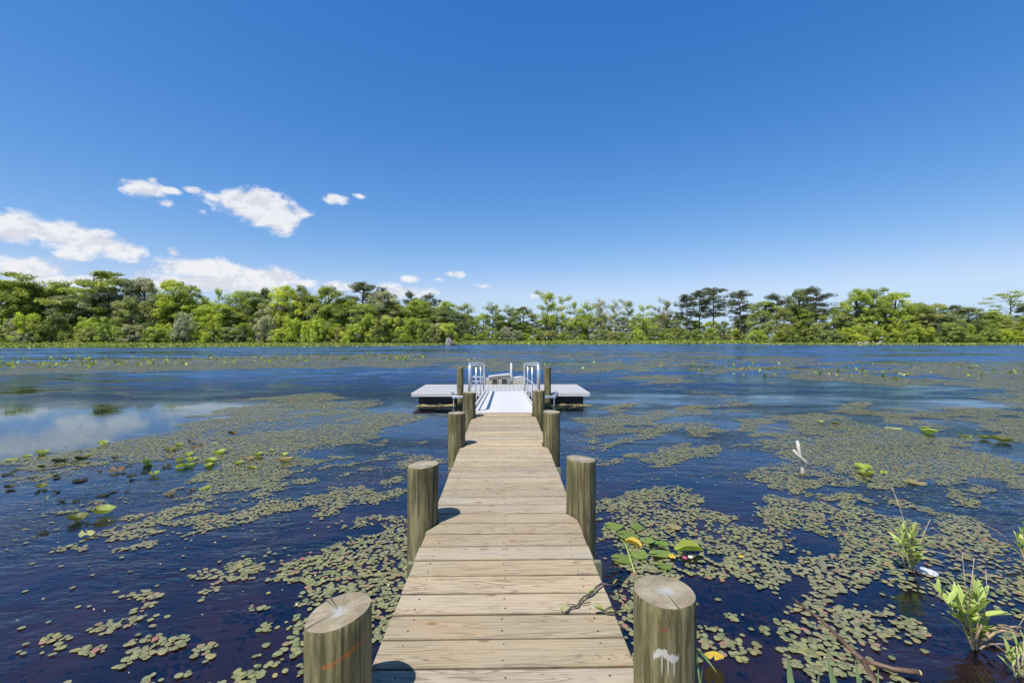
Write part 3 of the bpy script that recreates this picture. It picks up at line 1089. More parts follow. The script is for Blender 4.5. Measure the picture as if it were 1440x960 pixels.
def coverage(x, y):
    rho = np.hypot(x, y)
    sc = np.clip(rho / 6, .38, 6)
    wx = x + (multi(lambda s_, k: fbm(x / s_ * .9, y / s_ * .9, 3 + 50 * k), rho) - .5) * sc * 1.1
    wy = y + (multi(lambda s_, k: fbm(x / s_ * .9, y / s_ * .9, 9 + 50 * k), rho) - .5) * sc * 1.1
    cov = np.full(x.shape, .012)
    for poly, dns in MATS_W:
        lo, hi = poly.min(0) - 6, poly.max(0) + 6
        m = (wx > lo[0]) & (wx < hi[0]) & (wy > lo[1]) & (wy < hi[1])
        if not m.any():
            continue
        sd = signed(poly, wx[m], wy[m])
        soft = .28 * sc[m]
        k = np.clip(sd / soft * .5 + .75, 0, 1) * min(.97, dns * (1.4 if poly[:, 1].mean() < 6 else 1.0))
        cov[m] = np.maximum(cov[m], k)
    # the wind draws the leaves into streaks and clumps
    ca, sa = math.cos(.65), math.sin(.65)
    u, v = x * ca + y * sa, -x * sa + y * ca
    cl = multi(lambda s_, k: .6 * fbm(u / s_ * .9, v / s_ * 2.4, 21 + 50 * k, 4) + .4 * fbm(x / s_ * 4.0, y / s_ * 4.0, 37 + 50 * k, 3), rho)
    cl = np.clip((cl - .5) * 3.8 + .5, 0, 1)
    out = np.clip((cov - 1 + cl) / .16, 0, 1)
    return np.maximum(out * .93, np.where(cov < .9, .006 + .06 * cov * (cl > .4), .35))


def sample_pads():
    xs, ys, rs_ = [], [], []
    bands = [(1.2, 2.2), (2.2, 3.2), (3.2, 4.5), (4.5, 6), (6, 8), (8, 10.5), (10.5, 14), (14, 19), (19, 26), (26, 36), (36, 50), (50, 70), (70, 100)]
    for (a, b) in bands:
        mid = (a + b) / 2
        size = float(np.interp(mid, [3, 4.5, 7, 11, 60], [.0205, .0185, .0145, .0165, .085]))
        W = 1.35 * b + 1
        n = int(2 * W * (b - a) * 1.45 / (math.pi * size * size))
        x = rng.uniform(-W, W, n)
        y = rng.uniform(a, b, n)
        keep = (rng.random(n) < coverage(x, y)) & ((np.abs(x) > .30) | (y > 9.2)) & (y < 90)
        keep &= ~((x > FX0 + .15) & (x < FX1 - .15) & (y > FY0 + .05) & (y < FY1 + 1.6))
        x, y = x[keep], y[keep]
        # not under a pile
        for (py, r_) in PILES:
            for s in (-1, 1):
                q = np.hypot(x - s * PX, y - pile_y(py, s)) > r_ + .02
                x, y = x[q], y[q]
        xs.append(x)
        ys.append(y)
        rs_.append(size * np.clip(np.exp(rng.normal(0, .3, len(x))), .45, 1.38))
    return np.concatenate(xs), np.concatenate(ys), np.concatenate(rs_)


px_, py_, pr_ = sample_pads()
ix, iy = to_px(px_, py_)
visible = (ix > 4) & (ix < 1436) & (iy < 950)
hid = (np.abs(px_) < .62) & (py_ < 10)
proj = np.where(visible & ~hid & (np.abs(px_) > .78), pr_ / (py_ + .001), 0)
order = np.argsort(-proj)
single = order[:300]
rest = order[300:]


def pad_verts(x, y, r_, n, z):
    """flat n-gons, slightly oval and lifted or sunk at one side"""
    N = len(x)
    a = np.linspace(0, 2 * math.pi, n, endpoint=False)[None, :] + rng.uniform(0, 6.28, (N, 1))
    ov = rng.uniform(.72, 1.0, (N, 1))
    rot = rng.uniform(0, math.pi, (N, 1))
    ux, uy = np.cos(a), np.sin(a) * ov
    X_ = x[:, None] + r_[:, None] * (ux * np.cos(rot) - uy * np.sin(rot))
    Y_ = y[:, None] + r_[:, None] * (ux * np.sin(rot) + uy * np.cos(rot))
    tl = rng.normal(0, .02, (N, 2))
    Z_ = z[:, None] + r_[:, None] * (ux * tl[:, :1] + uy * tl[:, 1:])
    return np.stack([X_, Y_, Z_], -1).reshape(-1, 3)


def pad_stuff(idx, n, name, label):
    z = .005 + rng.random(len(idx)) * .007
    z = np.where(rng.random(len(idx)) < .22, -.008 - rng.random(len(idx)) * .035, z)       # some are sunk
    me = np_mesh(name, pad_verts(px_[idx], py_[idx], pr_[idx], n, z), n, M_pad, rng.random(len(idx)) ** 1.25 * .999)
    tag(put(name, me), label, 'floating leaves', kind='stuff')


near_rest = rest[py_[rest] < 7]
far_rest = rest[py_[rest] >= 7]
pad_stuff(near_rest, 10, 'floating_leaves', 'mats of small olive floating leaves on the nearer water')
pad_stuff(far_rest, 6, 'floating_leaves', 'mats of small olive floating leaves out on the pond')
# the 300 that show largest are things of their own
pad_meshes = []
for v in range(8):
    g = MB()
    n = 16
    ov = random.uniform(.75, .98)
    ph = random.uniform(0, 6)
    rim = []
    for k in range(n):
        a = 2 * math.pi * k / n
        q = 1 + .05 * math.sin(3 * a + ph)
        rim.append((q * math.cos(a), q * ov * math.sin(a), .10 * math.sin(2 * a + ph) * .6))
    g.v = [(0, 0, -.05)] + [(p[0] * .6, p[1] * .6, p[2] * .3 - .02) for p in rim] + rim + [(p[0] * .96, p[1] * .96, p[2] - .09) for p in rim]
    for k in range(n):
        j = (k + 1) % n
        g.add((0, 1 + k, 1 + j))
        g.add((1 + k, 1 + n + k, 1 + n + j, 1 + j))
        g.add((1 + n + k, 1 + 2 * n + k, 1 + 2 * n + j, 1 + n + j))
    pad_meshes.append(g.mesh('small_lily_pad', M_pad, True))
ZONES = [(478, 780, 'beyond the nearest left piling'), (400, 900, 'close left of the nearest left piling'), (300, 860, 'in the near left clumps'), (230, 930, 'at the bottom left'), (150, 860, 'at the far left foreground'),
         (560, 800, 'against the left edge of the boards'), (860, 850, 'against the right edge of the boards'), (1020, 880, 'right of the nearest right piling'), (1010, 800, 'behind the nearest right piling'), (1110, 910, 'left of the sunken branch'),
         (1210, 880, 'above the fork of the sunken branch'), (1130, 820, 'beyond the tip of the sunken branch'), (1260, 840, 'below the crumpled plastic'), (1300, 910, 'left of the large leafy plant'), (1340, 800, 'behind the large leafy plant'),
         (1190, 950, 'below the sunken branch at the bottom edge'), (1420, 850, 'at the right edge near the roots'), (1080, 945, 'among the sword-shaped blades'), (1000, 945, 'around the yellow leaf at the right piling')]
for i in single:
    o = put('small_lily_pad', pad_meshes[random.randrange(8)], None, (px_[i], py_[i], .007 + random.random() * .005), (0, 0, random.uniform(0, 6.28)), float(pr_[i]) * 1.05)
    ux, uy = to_px(px_[i], py_[i])
    zone = min(((ux - a_) ** 2 + (uy - b_) ** 2, nm) for a_, b_, nm in ZONES)[1]
    tag(o, f'small round olive leaf floating {zone}', 'lily pad', f'small leaves {zone}')


# ------------------------------------------------------------------ large leaves of water lily
def big_leaf(kind):
    """heart shaped leaf with a notch; flat, cupped, folded or curled"""
    g = MB()
    n = 22
    rows = 4
    pts = []
    for rI in range(rows + 1):
        f = rI / rows
        for k in range(n):
            a = R(14) + (2 * math.pi - R(28)) * k / (n - 1)
            a += math.pi / 2
            rad = f * (1.0 + .10 * math.cos(a - math.pi / 2) * -1 + .03 * math.sin(7 * a))
            x, y = rad * math.cos(a) * .82, rad * math.sin(a)
            if kind == 'flat':
                z = .05 * f * math.sin(3 * a) + .02
            elif kind == 'cupped':
                z = .48 * f ** 2.5 + .06 * math.sin(4 * a) * f
            elif kind == 'folded':
                z = .85 * abs(x) ** 1.3 - .1 * f
                x *= .55
            else:
                z = .55 * max(0, y) ** 1.5 + .12 * f * math.sin(5 * a)
                y *= .8
            pts.append((x, y, z))
    g.v = pts
    for rI in range(rows):
        for k in range(n - 1):
            if rI == 0:
                g.add((0, n + k, n + k + 1))
            else:
                g.add((rI * n + k, (rI + 1) * n + k, (rI + 1) * n + k + 1, rI * n + k + 1))
    return g.mesh('lily_leaf', M_big, True)


BIG = {k: big_leaf(k) for k in ('flat', 'cupped', 'folded', 'curled')}
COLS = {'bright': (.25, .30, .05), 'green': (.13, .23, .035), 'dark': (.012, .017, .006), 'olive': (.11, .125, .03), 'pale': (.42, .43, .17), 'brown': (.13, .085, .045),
        'yellow': (.62, .42, .05), 'tan': (.32, .25, .12), 'fresh': (.15, .215, .045)}
WORD = {'bright': 'yellow-green', 'green': 'green', 'dark': 'dark withered', 'olive': 'olive', 'pale': 'pale yellowish', 'brown': 'brown', 'yellow': 'yellow', 'tan': 'tan', 'fresh': 'fresh green'}
SHAPEW = {'flat': 'flat', 'cupped': 'cupped', 'folded': 'folded', 'curled': 'curled'}


def lily(px, py, wpx, col, kind, label=None, group=None, rz=None, lift=.012, tilt=None):
    p = at(px, py, lift)
    s = wpx / F * p.y / 2 / (.82 if kind != 'folded' else .7)
    o = put('lily_leaf', BIG[kind], None, p, None, s)
    o.rotation_euler = (tilt[0] if tilt else random.uniform(-.08, .08), tilt[1] if tilt else random.uniform(-.08, .08), random.uniform(0, 6.28) if rz is None else rz)
    c = COLS[col]
    j = random.uniform(.85, 1.15)
    o.color = (c[0] * j, c[1] * j, c[2] * j, 1)
    tag(o, label or f'{WORD[col]} {SHAPEW[kind]} lily leaf {group}', 'lily leaf', f'{WORD[col]} {SHAPEW[kind]} lily leaves {group}')
    return o


GL = 'among the loose leaves left of the dock'
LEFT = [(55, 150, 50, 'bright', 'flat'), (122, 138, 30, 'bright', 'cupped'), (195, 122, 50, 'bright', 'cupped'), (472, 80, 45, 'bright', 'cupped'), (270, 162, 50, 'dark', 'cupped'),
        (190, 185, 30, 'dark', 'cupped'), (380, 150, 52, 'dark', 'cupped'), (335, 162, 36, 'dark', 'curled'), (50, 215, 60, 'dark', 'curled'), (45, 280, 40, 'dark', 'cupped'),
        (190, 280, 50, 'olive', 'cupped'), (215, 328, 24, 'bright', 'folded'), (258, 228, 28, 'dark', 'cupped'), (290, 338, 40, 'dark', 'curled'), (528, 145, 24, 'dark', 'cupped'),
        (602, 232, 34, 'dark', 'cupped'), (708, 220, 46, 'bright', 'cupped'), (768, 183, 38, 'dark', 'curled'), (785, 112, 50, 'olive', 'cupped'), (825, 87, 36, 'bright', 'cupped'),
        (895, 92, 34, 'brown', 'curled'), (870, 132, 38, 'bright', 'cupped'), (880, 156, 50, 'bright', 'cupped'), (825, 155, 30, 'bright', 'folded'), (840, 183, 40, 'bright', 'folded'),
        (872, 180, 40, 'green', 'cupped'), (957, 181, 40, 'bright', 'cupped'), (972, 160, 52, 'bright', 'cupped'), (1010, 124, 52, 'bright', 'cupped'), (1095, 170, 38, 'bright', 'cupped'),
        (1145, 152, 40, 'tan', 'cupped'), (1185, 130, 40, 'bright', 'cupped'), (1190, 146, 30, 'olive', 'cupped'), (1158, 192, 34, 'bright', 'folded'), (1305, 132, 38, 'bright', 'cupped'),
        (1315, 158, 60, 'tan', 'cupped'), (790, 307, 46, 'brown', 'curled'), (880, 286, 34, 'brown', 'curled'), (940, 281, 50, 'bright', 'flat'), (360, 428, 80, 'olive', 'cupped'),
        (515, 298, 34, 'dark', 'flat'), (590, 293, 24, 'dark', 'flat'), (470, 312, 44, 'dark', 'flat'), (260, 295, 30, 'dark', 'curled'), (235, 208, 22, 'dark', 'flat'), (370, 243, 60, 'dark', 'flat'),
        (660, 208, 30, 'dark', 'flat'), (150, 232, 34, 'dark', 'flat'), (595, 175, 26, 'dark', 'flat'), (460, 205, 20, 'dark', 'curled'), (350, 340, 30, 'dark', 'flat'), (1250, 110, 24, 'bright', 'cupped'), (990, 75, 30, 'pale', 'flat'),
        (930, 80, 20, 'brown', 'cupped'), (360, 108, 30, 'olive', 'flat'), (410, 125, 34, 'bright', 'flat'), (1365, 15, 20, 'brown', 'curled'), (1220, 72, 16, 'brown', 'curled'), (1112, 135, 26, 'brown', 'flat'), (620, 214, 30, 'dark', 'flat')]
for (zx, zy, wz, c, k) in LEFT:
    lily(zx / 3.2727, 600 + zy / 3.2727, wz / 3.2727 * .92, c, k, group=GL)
lily(675 / 3.2727, 600 + 165 / 3.2727, 15, 'green', 'curled', 'large green leaf standing upright among the loose leaves left of the dock', GL, 2.9, .05, (.9, 0))
lily(540 / 3.2727, 600 + 198 / 3.2727, 18, 'brown', 'curled', 'big crumpled dark brown leaf heap amid the dark leaves left of the dock', GL, 1.0, .03)
lily(880 / 3.2727, 600 + 72 / 3.2727, 12, 'brown', 'folded', 'brown folded leaf standing highest above the left leaf mat', GL, .4, .04)
lily(1070 / 3.2727, 600 + 33 / 3.2727, 12, 'brown', 'folded', 'lone brown folded leaf farthest out on the left leaf mat', GL, 1.1, .04)
lily(470 / 3.2727, 600 + 396 / 3.2727, 25, 'bright', 'cupped', 'long yellow-green leaf lying with its olive neighbour at the lower edge of the left mat', GL, 1.5, .03)
lily(400 / 3.2727, 600 + 492 / 3.2727, 18, 'pale', 'curled', 'pale yellow ragged leaf on the open water at left', GL, 1.2, .02)
lily(195 / 3.2727, 600 + 484 / 3.2727, 12, 'dark', 'flat', 'lone dark leaf on open blue water at far left', GL, 1.5)
GR = 'out on the water right of the dock'
for (zx, zy, wz, c, k, lb) in [(298, 96, 38, 'pale', 'cupped', 'pale yellow leaf beside a darker one far out on the right'), (382, 104, 40, 'olive', 'cupped', 'olive leaf right of the pale yellow leaf far out on the right'),
                               (880, 131, 42, 'bright', 'cupped', 'smaller upper leaf of the stacked pair far out on the right'), (912, 156, 72, 'bright', 'cupped', 'long lower leaf of the stacked pair far out on the right'),
                               (1105, 170, 54, 'bright', 'curled', 'yellow-green leaf with a raised tip near the right picture edge'), (1215, 186, 54, 'olive', 'cupped', 'olive leaf right of the raised yellow-green leaf'),
                               (1320, 202, 78, 'olive', 'cupped', 'wide dark-bellied leaf nearest the right picture edge'), (535, 360, 80, 'bright', 'cupped', 'upper leaf of the bright pair right of the bleached branch'),
                               (552, 389, 76, 'bright', 'cupped', 'lower leaf of the bright pair right of the bleached branch'), (650, 376, 40, 'bright', 'curled', 'small curled leaf right of the bright leaf pair'),
                               (780, 421, 30, 'bright', 'curled', 'small bright leaf with a tan tail on the right mat'), (835, 430, 90, 'tan', 'flat', 'long tan leaf floating on the right mat'),
                               (700, 128, 66, 'pale', 'flat', 'flat pale leaf sunk in blue water far out on the right')]:
    lily(1080 + zx / 4, 570 + zy / 4, wz / 4, c, k, lb, GR)
GN = 'close to the right side of the dock'
for (a, b, wz, c, k, lb, rz) in [(861, 739, 26, 'fresh', 'flat', 'green leaf farthest left in the cluster beside the second right piling', 1.2), (896, 741, 22, 'fresh', 'flat', 'upright round leaf at the top of the cluster beside the dock', 3.0),
                                 (881, 752, 31, 'fresh', 'cupped', 'broad green leaf in the middle of the cluster beside the dock', 1.0), (910, 759, 21, 'fresh', 'flat', 'yellowish-tipped round leaf right of the broad one beside the dock', .4),
                                 (930, 764, 19, 'green', 'flat', 'small plain green leaf at right of the cluster beside the dock', 2.0), (889, 764, 21, 'yellow', 'folded', 'narrow yellow folded leaf inside the cluster beside the dock', 1.0),
                                 (873, 785, 30, 'fresh', 'cupped', 'bright lime leaf lowest at left in the cluster beside the dock', 1.4), (899, 779, 26, 'fresh', 'flat', 'heart-shaped leaf with a clear notch beside the dock', .1),
                                 (927, 778, 30, 'fresh', 'cupped', 'wide flat green leaf left of the pink petals', 1.8), (946, 740, 20, 'tan', 'cupped', 'tan-yellow leaf above the cluster on the right mat', 1.4),
                                 (966, 773, 32, 'bright', 'folded', 'folded yellow-green leaf lifted off the mat right of the cluster', 1.5), (932, 795, 22, 'fresh', 'flat', 'low green leaf just above the nearest right piling', 1.5),
                                 (945, 782, 11, 'yellow', 'curled', 'small peach-yellow leaf left of the pink petals', .5), (1042, 782, 8, 'yellow', 'curled', 'tiny yellow leaf lone on the right mat', .5), (1106, 760, 9, 'brown', 'curled', 'tiny rusty leaf lone on the right mat', .5)]:
    lily(a, b, wz * .86, c, 'flat' if k == 'cupped' else k, lb, GN, rz, .02)
lily(1004, 922, 26, 'yellow', 'flat', 'big crinkled yellow leaf beside the nearest right piling', GN, 2.6, .07, (.25, .1))
# petals and dots of rubbish on the mat
g = MB()
p = at(963, 786, .02)
for i in range(7):
    a = i * .9
    g.tube([p + Vector((0, 0, .01)), p + Vector((math.cos(a) * .012, math.sin(a) * .012, .02)), p + Vector((math.cos(a) * .028, math.sin(a) * .028, .01))], [.004, .008, .002], 5)
tag(g.build('water_flower', mat_plain('magenta_petal', (.35, .05, .14), .6, .2, 40), None, True), 'small magenta flower on the mat beside the dock cluster', 'flower')
p = at(971, 785, .02)
g = MB()
for i in range(6):
    a = i * 1.05
    g.tube([p, p + Vector((math.cos(a) * .02, math.sin(a) * .02, .02)), p + Vector((math.cos(a) * .026, math.sin(a) * .026, .01))], [.004, .007, .002], 5)
tag(g.build('water_flower', mat_plain('white_petal', (.75, .68, .62), .6, .1, 40), None, True), 'small whitish flower just right of the magenta one', 'flower')

# sunken stalk that rises from the cluster
g = MB()
g.tube([at(893, 806, .02), at(886, 785, .05), at(880, 765, .09), at(872, 757, .07)], [.007, .008, .007, .004], 7)
tag(g.build('leaf_stalk', mat_plain('green_stalk', (.26, .33, .09), .5, .15, 20), None, True), 'bent green stalk rising from the leaf cluster beside the dock', 'stalk')

# petals and flecks adrift on the mats; twigs sunk in the shallows
g = MB()
for i in range(130):
    px0, py0 = random.uniform(20, 1430), 560 + 390 * random.random() ** 1.3
    p_ = at(px0, py0, .016)
    if abs(p_.x) < .8:
        continue
    a_, s_ = random.uniform(0, 6.28), random.uniform(.004, .011) * (1 + p_.y / 12)
    ca_, sa_ = math.cos(a_) * s_, math.sin(a_) * s_
    o_ = len(g.v)
    g.v += [(p_.x - ca_, p_.y - sa_, .014), (p_.x + sa_ * .6, p_.y - ca_ * .6, .02), (p_.x + ca_, p_.y + sa_, .015), (p_.x - sa_ * .6, p_.y + ca_ * .6, .023)]
    g.add((o_, o_ + 1, o_ + 2, o_ + 3))
tag(g.build('floating_petals', mat_plain('pale_petals', (.52, .47, .30), .7, .5, 2)), 'pale flecks and fallen petals adrift among the floating leaves', 'petals', kind='stuff')
g = MB()
for i in range(60):
    side_ = random.random() < .7
    p_ = at(random.uniform(960, 1420), random.uniform(810, 955), 0) if side_ else at(random.uniform(180, 540), random.uniform(820, 955), 0)
    a_, l_ = random.gauss(-.6, .6), random.uniform(.06, .3)
    z_ = random.uniform(-.16, -.03)
    d_ = Vector((math.cos(a_), math.sin(a_), random.uniform(-.15, .15))) * l_
    p_.z = z_
    g.tube([p_ - d_, p_ + Vector((random.uniform(-.02, .02), random.uniform(-.02, .02), 0)), p_ + d_], [.0015, .003, .0015], 5)
tag(g.build('sunken_twigs', mat_plain('sunken_twig', (.16, .10, .065), .8, .4, 20)), 'thin brown twigs and stems sunk in the shallow water', 'twigs', kind='stuff')

# upright leaves scattered over the farther mats and along the shore
def upright(n, pick, size, col_mat, name, label):
    xs_, ys_ = pick(n)
    N = len(xs_)
    d = rng.normal(0, 1, (N, 3))
    d[:, 2] = np.abs(d[:, 2]) * .5 + .1
    d /= np.linalg.norm(d, axis=1)[:, None]
    t_ = np.cross(d, rng.normal(0, 1, (N, 3)))
    t_ /= np.linalg.norm(t_, axis=1)[:, None]
    b_ = np.cross(d, t_)
    s_ = (size * rng.uniform(.5, 1.3, N))[:, None]
    zz = np.maximum(ground_z(xs_, ys_), 0) + .05 + rng.random(N) * size * 1.2
    P = np.stack([xs_, ys_, zz], -1)
    V = np.stack([P - t_ * s_, P - b_ * s_ * .7, P + t_ * s_, P + b_ * s_ * .7], 1).reshape(-1, 3)
    tag(put(name, np_mesh(name, V, 4, col_mat, rng.random(N))), label, 'water plants', kind='stuff')


def band(pts):
    """points spread evenly, as seen, between an upper and a lower edge of the picture"""
    def pick(n):
        u = rng.uniform(pts[0][0], pts[-1][0], n)
        lo = np.interp(u, [p[0] for p in pts], [p[1] for p in pts])
        hi = np.interp(u, [p[0] for p in pts], [p[2] for p in pts])
        v = lo + (hi - lo) * rng.random(n)
        Yd = F * CAMZ / (v - HOR)
        Xd = (u - 720) / F * Yd
        return Xd * cY + Yd * sY, -Xd * sY + Yd * cY
    return pick


upright(16000, band([(-200, 483.6, 490), (0, 483.4, 489.5), (150, 483.2, 488.6), (400, 483.2, 488), (560, 483.2, 486.6), (640, 482.5, 485)]), .28, M_shore, 'shore_plants', 'band of bright green lily leaves along the left shore')
upright(11000, band([(635, 482.0, 484.4), (800, 480.6, 484.2), (1000, 480.8, 483.6), (1062, 481.5, 483.2)]), .42, M_shore, 'shore_plants', 'yellow-green marsh plants along the middle shore')
upright(6000, band([(1060, 482.6, 484.4), (1200, 482.8, 485.4), (1440, 482.8, 485.2), (1600, 482.8, 485)]), .28, M_shore, 'shore_plants', 'thin band of green lily leaves along the right shore')
upright(420, band([(0, 503, 520), (200, 501, 516), (500, 497, 509), (600, 500, 507)]), .15, M_shore, 'raised_lily_leaves', 'light leaves standing out of the far left mat')
upright(260, band([(640, 496, 512), (900, 500, 526), (1100, 512, 530), (1440, 516, 540)]), .11, M_shore, 'raised_lily_leaves', 'light leaves standing out of the far right mats')


# ------------------------------------------------------------------ trees
def leaves(blobs, per, size, seed, aspect=.75, up=.35, shell=.5):
    r_ = np.random.default_rng(seed)
    cs = np.repeat(np.array([b[:3] for b in blobs]), per, 0)
    rd = np.repeat(np.array([b[3:6] for b in blobs]), per, 0)
    N = len(cs)
    d = r_.normal(0, 1, (N, 3))
    d /= np.linalg.norm(d, axis=1)[:, None]
    f = (shell + (1 - shell) * r_.random(N) ** .6) * r_.uniform(.8, 1.18, N)
    P = cs + d * rd * f[:, None]
    nrm = d * .9 + r_.normal(0, .38, (N, 3)) + np.array([-.12, -.25, 0])
    nrm[:, 2] += up * 1.5
    nrm /= np.linalg.norm(nrm, axis=1)[:, None]
    t_ = np.cross(nrm, r_.normal(0, 1, (N, 3)))
    t_ /= np.linalg.norm(t_, axis=1)[:, None]
    b_ = np.cross(nrm, t_)
    s_ = (size * r_.uniform(.55, 1.35, N))[:, None]
    q = r_.uniform(.5, 1.2, (N, 4, 1))
    V = np.stack([P - t_ * s_ * q[:, 0], P - b_ * s_ * aspect * q[:, 1], P + t_ * s_ * q[:, 2], P + b_ * s_ * aspect * q[:, 3]], 1)
    bt = np.repeat(r_.random(len(blobs)), per)
    tint = np.clip(.55 * bt + .45 * r_.random(N), 0, 1)
    return V.reshape(-1, 3), tint


def trunk_mesh(name, limbs, mat):
    g = MB()
    for pts, rads in limbs:
        g.tube(pts, rads, 7 if rads[0] > .012 else 5, True)
    return g.mesh(name, mat, True)


def make_tree(kind, seed):
    """unit tree, one metre tall and scaled in place: (trunk mesh, crown mesh)"""
    rd = random.Random(seed)
    limbs, blobs = [], []
    bend = [rd.uniform(-.03, .03) for _ in range(4)]

    def axis(z):
        return Vector((bend[0] * math.sin(3 * z) + bend[1] * z, bend[2] * math.sin(3.3 * z) + bend[3] * z, z))
    if kind == 'leafy':
        top = .86
        limbs.append(([axis(z) for z in np.linspace(-.03, top, 7)], list(np.linspace(.024, .004, 7))))
        cz, rx, rz = rd.uniform(.54, .6), rd.uniform(.24, .30), rd.uniform(.40, .44)
        for i in range(rd.randint(78, 92)):
            a = rd.uniform(0, 6.28)
            u = rd.uniform(-1, 1)
            f = rd.uniform(.45, 1.0)
            h = math.sqrt(max(0, 1 - u * u))
            lump = 1 + .28 * math.sin(2 * a + seed) * math.cos(3 * u + seed)
            c = axis(.5) * 1.0
            p = Vector((c.x + rx * lump * f * h * math.cos(a), c.y + rx * lump * f * h * math.sin(a), cz + rz * u * (.75 + .25 * f)))
            r_ = rd.uniform(.036, .075)
            blobs.append((p.x, p.y, p.z, r_ * 1.15, r_ * 1.15, r_ * .85))
            if i % 4 == 0:
                b = axis(max(.12, p.z - rd.uniform(.10, .25)))
                limbs.append(([b, (b + p) / 2 + Vector((0, 0, -.015)), p], [.009, .006, .002]))
        per, size = 150, .0108
    elif kind == 'tiered':
        limbs.append(([axis(z) for z in np.linspace(-.03, .92, 8)], list(np.linspace(.022, .003, 8))))
        for i in range(30):
            z = rd.uniform(.30, .97)
            a = rd.uniform(0, 6.28)
            reach = rd.uniform(.08, .36) * (1 - .45 * max(0, z - .6) / .4)
            b = axis(z - .1 * rd.random())
            e = b + Vector((math.cos(a) * reach, math.sin(a) * reach, rd.uniform(.02, .10)))
            limbs.append(([b, (b + e) / 2 + Vector((0, 0, .015)), e], [.007, .005, .002]))
            for q in (.55, .8, 1.0):
                c = b.lerp(e, q)
                r_ = rd.uniform(.04, .075)
                blobs.append((c.x + rd.uniform(-.03, .03), c.y + rd.uniform(-.03, .03), c.z, r_ * 1.3, r_ * 1.3, r_ * .55))
        per, size = 130, .0108
    elif kind == 'sparse':
        limbs.append(([axis(z) for z in np.linspace(-.03, .96, 8)], list(np.linspace(.014, .002, 8))))
        for i in range(26):
            z = rd.uniform(.25, .95)
            a = rd.uniform(0, 6.28)
            reach = rd.uniform(.07, .28) * (1.2 - .55 * z)
            b = axis(z)
            e = b + Vector((math.cos(a) * reach, math.sin(a) * reach, rd.uniform(.05, .15)))
            limbs.append(([b, (b + e) / 2 + Vector((0, 0, .01)), e], [.005, .004, .0015]))
            r_ = rd.uniform(.035, .07)
            for q in (.6, 1.0):
                c = b.lerp(e, q)
                blobs.append((c.x, c.y, c.z, r_, r_, r_ * 1.1))
        per, size = 100, .0105
    elif kind == 'pine':
        limbs.append(([axis(z) for z in np.linspace(-.03, .95, 8)], list(np.linspace(.016, .004, 8))))
        for i in range(62):
            z = rd.uniform(.44, .93) if i > 12 else rd.uniform(.86, .95)
            a = rd.uniform(0, 6.28)
            prof = math.sin(math.pi * min(1, max(.12, (z - .38) / .62)) ** .8)
            reach = rd.uniform(.05, .29) * (.35 + .75 * prof)
            b = axis(z - .05)
            e = b + Vector((math.cos(a) * reach, math.sin(a) * reach, rd.uniform(.0, .07)))
            limbs.append(([b, (b + e) / 2, e], [.006, .0045, .002]))
            r_ = rd.uniform(.03, .055)
            blobs.append((e.x, e.y, e.z, r_ * 1.2, r_ * 1.2, r_ * .7))
            if reach > .12:
                c = b.lerp(e, .55)
                blobs.append((c.x, c.y, c.z + .01, r_, r_, r_ * .65))
        per, size = 125, .0095
    elif kind == 'umbrella':
        limbs.append(([axis(z) for z in np.linspace(-.03, .86, 8)], list(np.linspace(.014, .004, 8))))
        for i in range(16):
            a = i * 2.4
            z = rd.uniform(.62, .9) if i > 7 else rd.uniform(.84, .9)
            reach = rd.uniform(.06, .30)
            b = axis(z - .12)
            e = b + Vector((math.cos(a) * reach, math.sin(a) * reach, rd.uniform(.08, .17)))
            limbs.append(([b, (b + e) / 2 + Vector((0, 0, -.01)), e], [.006, .004, .002]))
            r_ = rd.uniform(.035, .055)
            blobs.append((e.x, e.y, e.z, r_ * 1.8, r_ * 1.8, r_ * .5))
        per, size = 90, .0125
    else:      # shrub
        for i in range(9):
            a = rd.uniform(0, 6.28)
            e = Vector((math.cos(a) * rd.uniform(.1, .5), math.sin(a) * rd.uniform(.1, .5), rd.uniform(.45, .8)))
            limbs.append(([(e.x * .15, e.y * .15, -.05), (e.x * .6, e.y * .6, e.z * .55), e], [.02, .014, .006]))
        for i in range(64):
            a = rd.uniform(0, 6.28)
            z = rd.uniform(.06, .92)
            reach = rd.uniform(.15, .68) * math.sqrt(max(.05, 1 - (z - .25) ** 2 * 1.5))
            r_ = rd.uniform(.07, .15)
            blobs.append((math.cos(a) * reach, math.sin(a) * reach, z, r_ * 1.1, r_ * 1.1, r_ * .8))
        per, size = 130, .0245
    V, tint = leaves(blobs, per, size, seed, up=.45, shell=.6, aspect=.45 if kind == 'pine' else .75)
    # bring the top to exactly one
    k = 1.0 / np.percentile(V[:, 2], 99.7)
    V[:, 2] *= k
    for i, (pts, rads) in enumerate(limbs):
        limbs[i] = ([(p[0], p[1], p[2] * k) for p in pts], rads)
    return (trunk_mesh('trunk', limbs, M_palebark if kind in ('sparse', 'umbrella') else M_bark), np_mesh('crown', V, 4, M_leaf, tint))


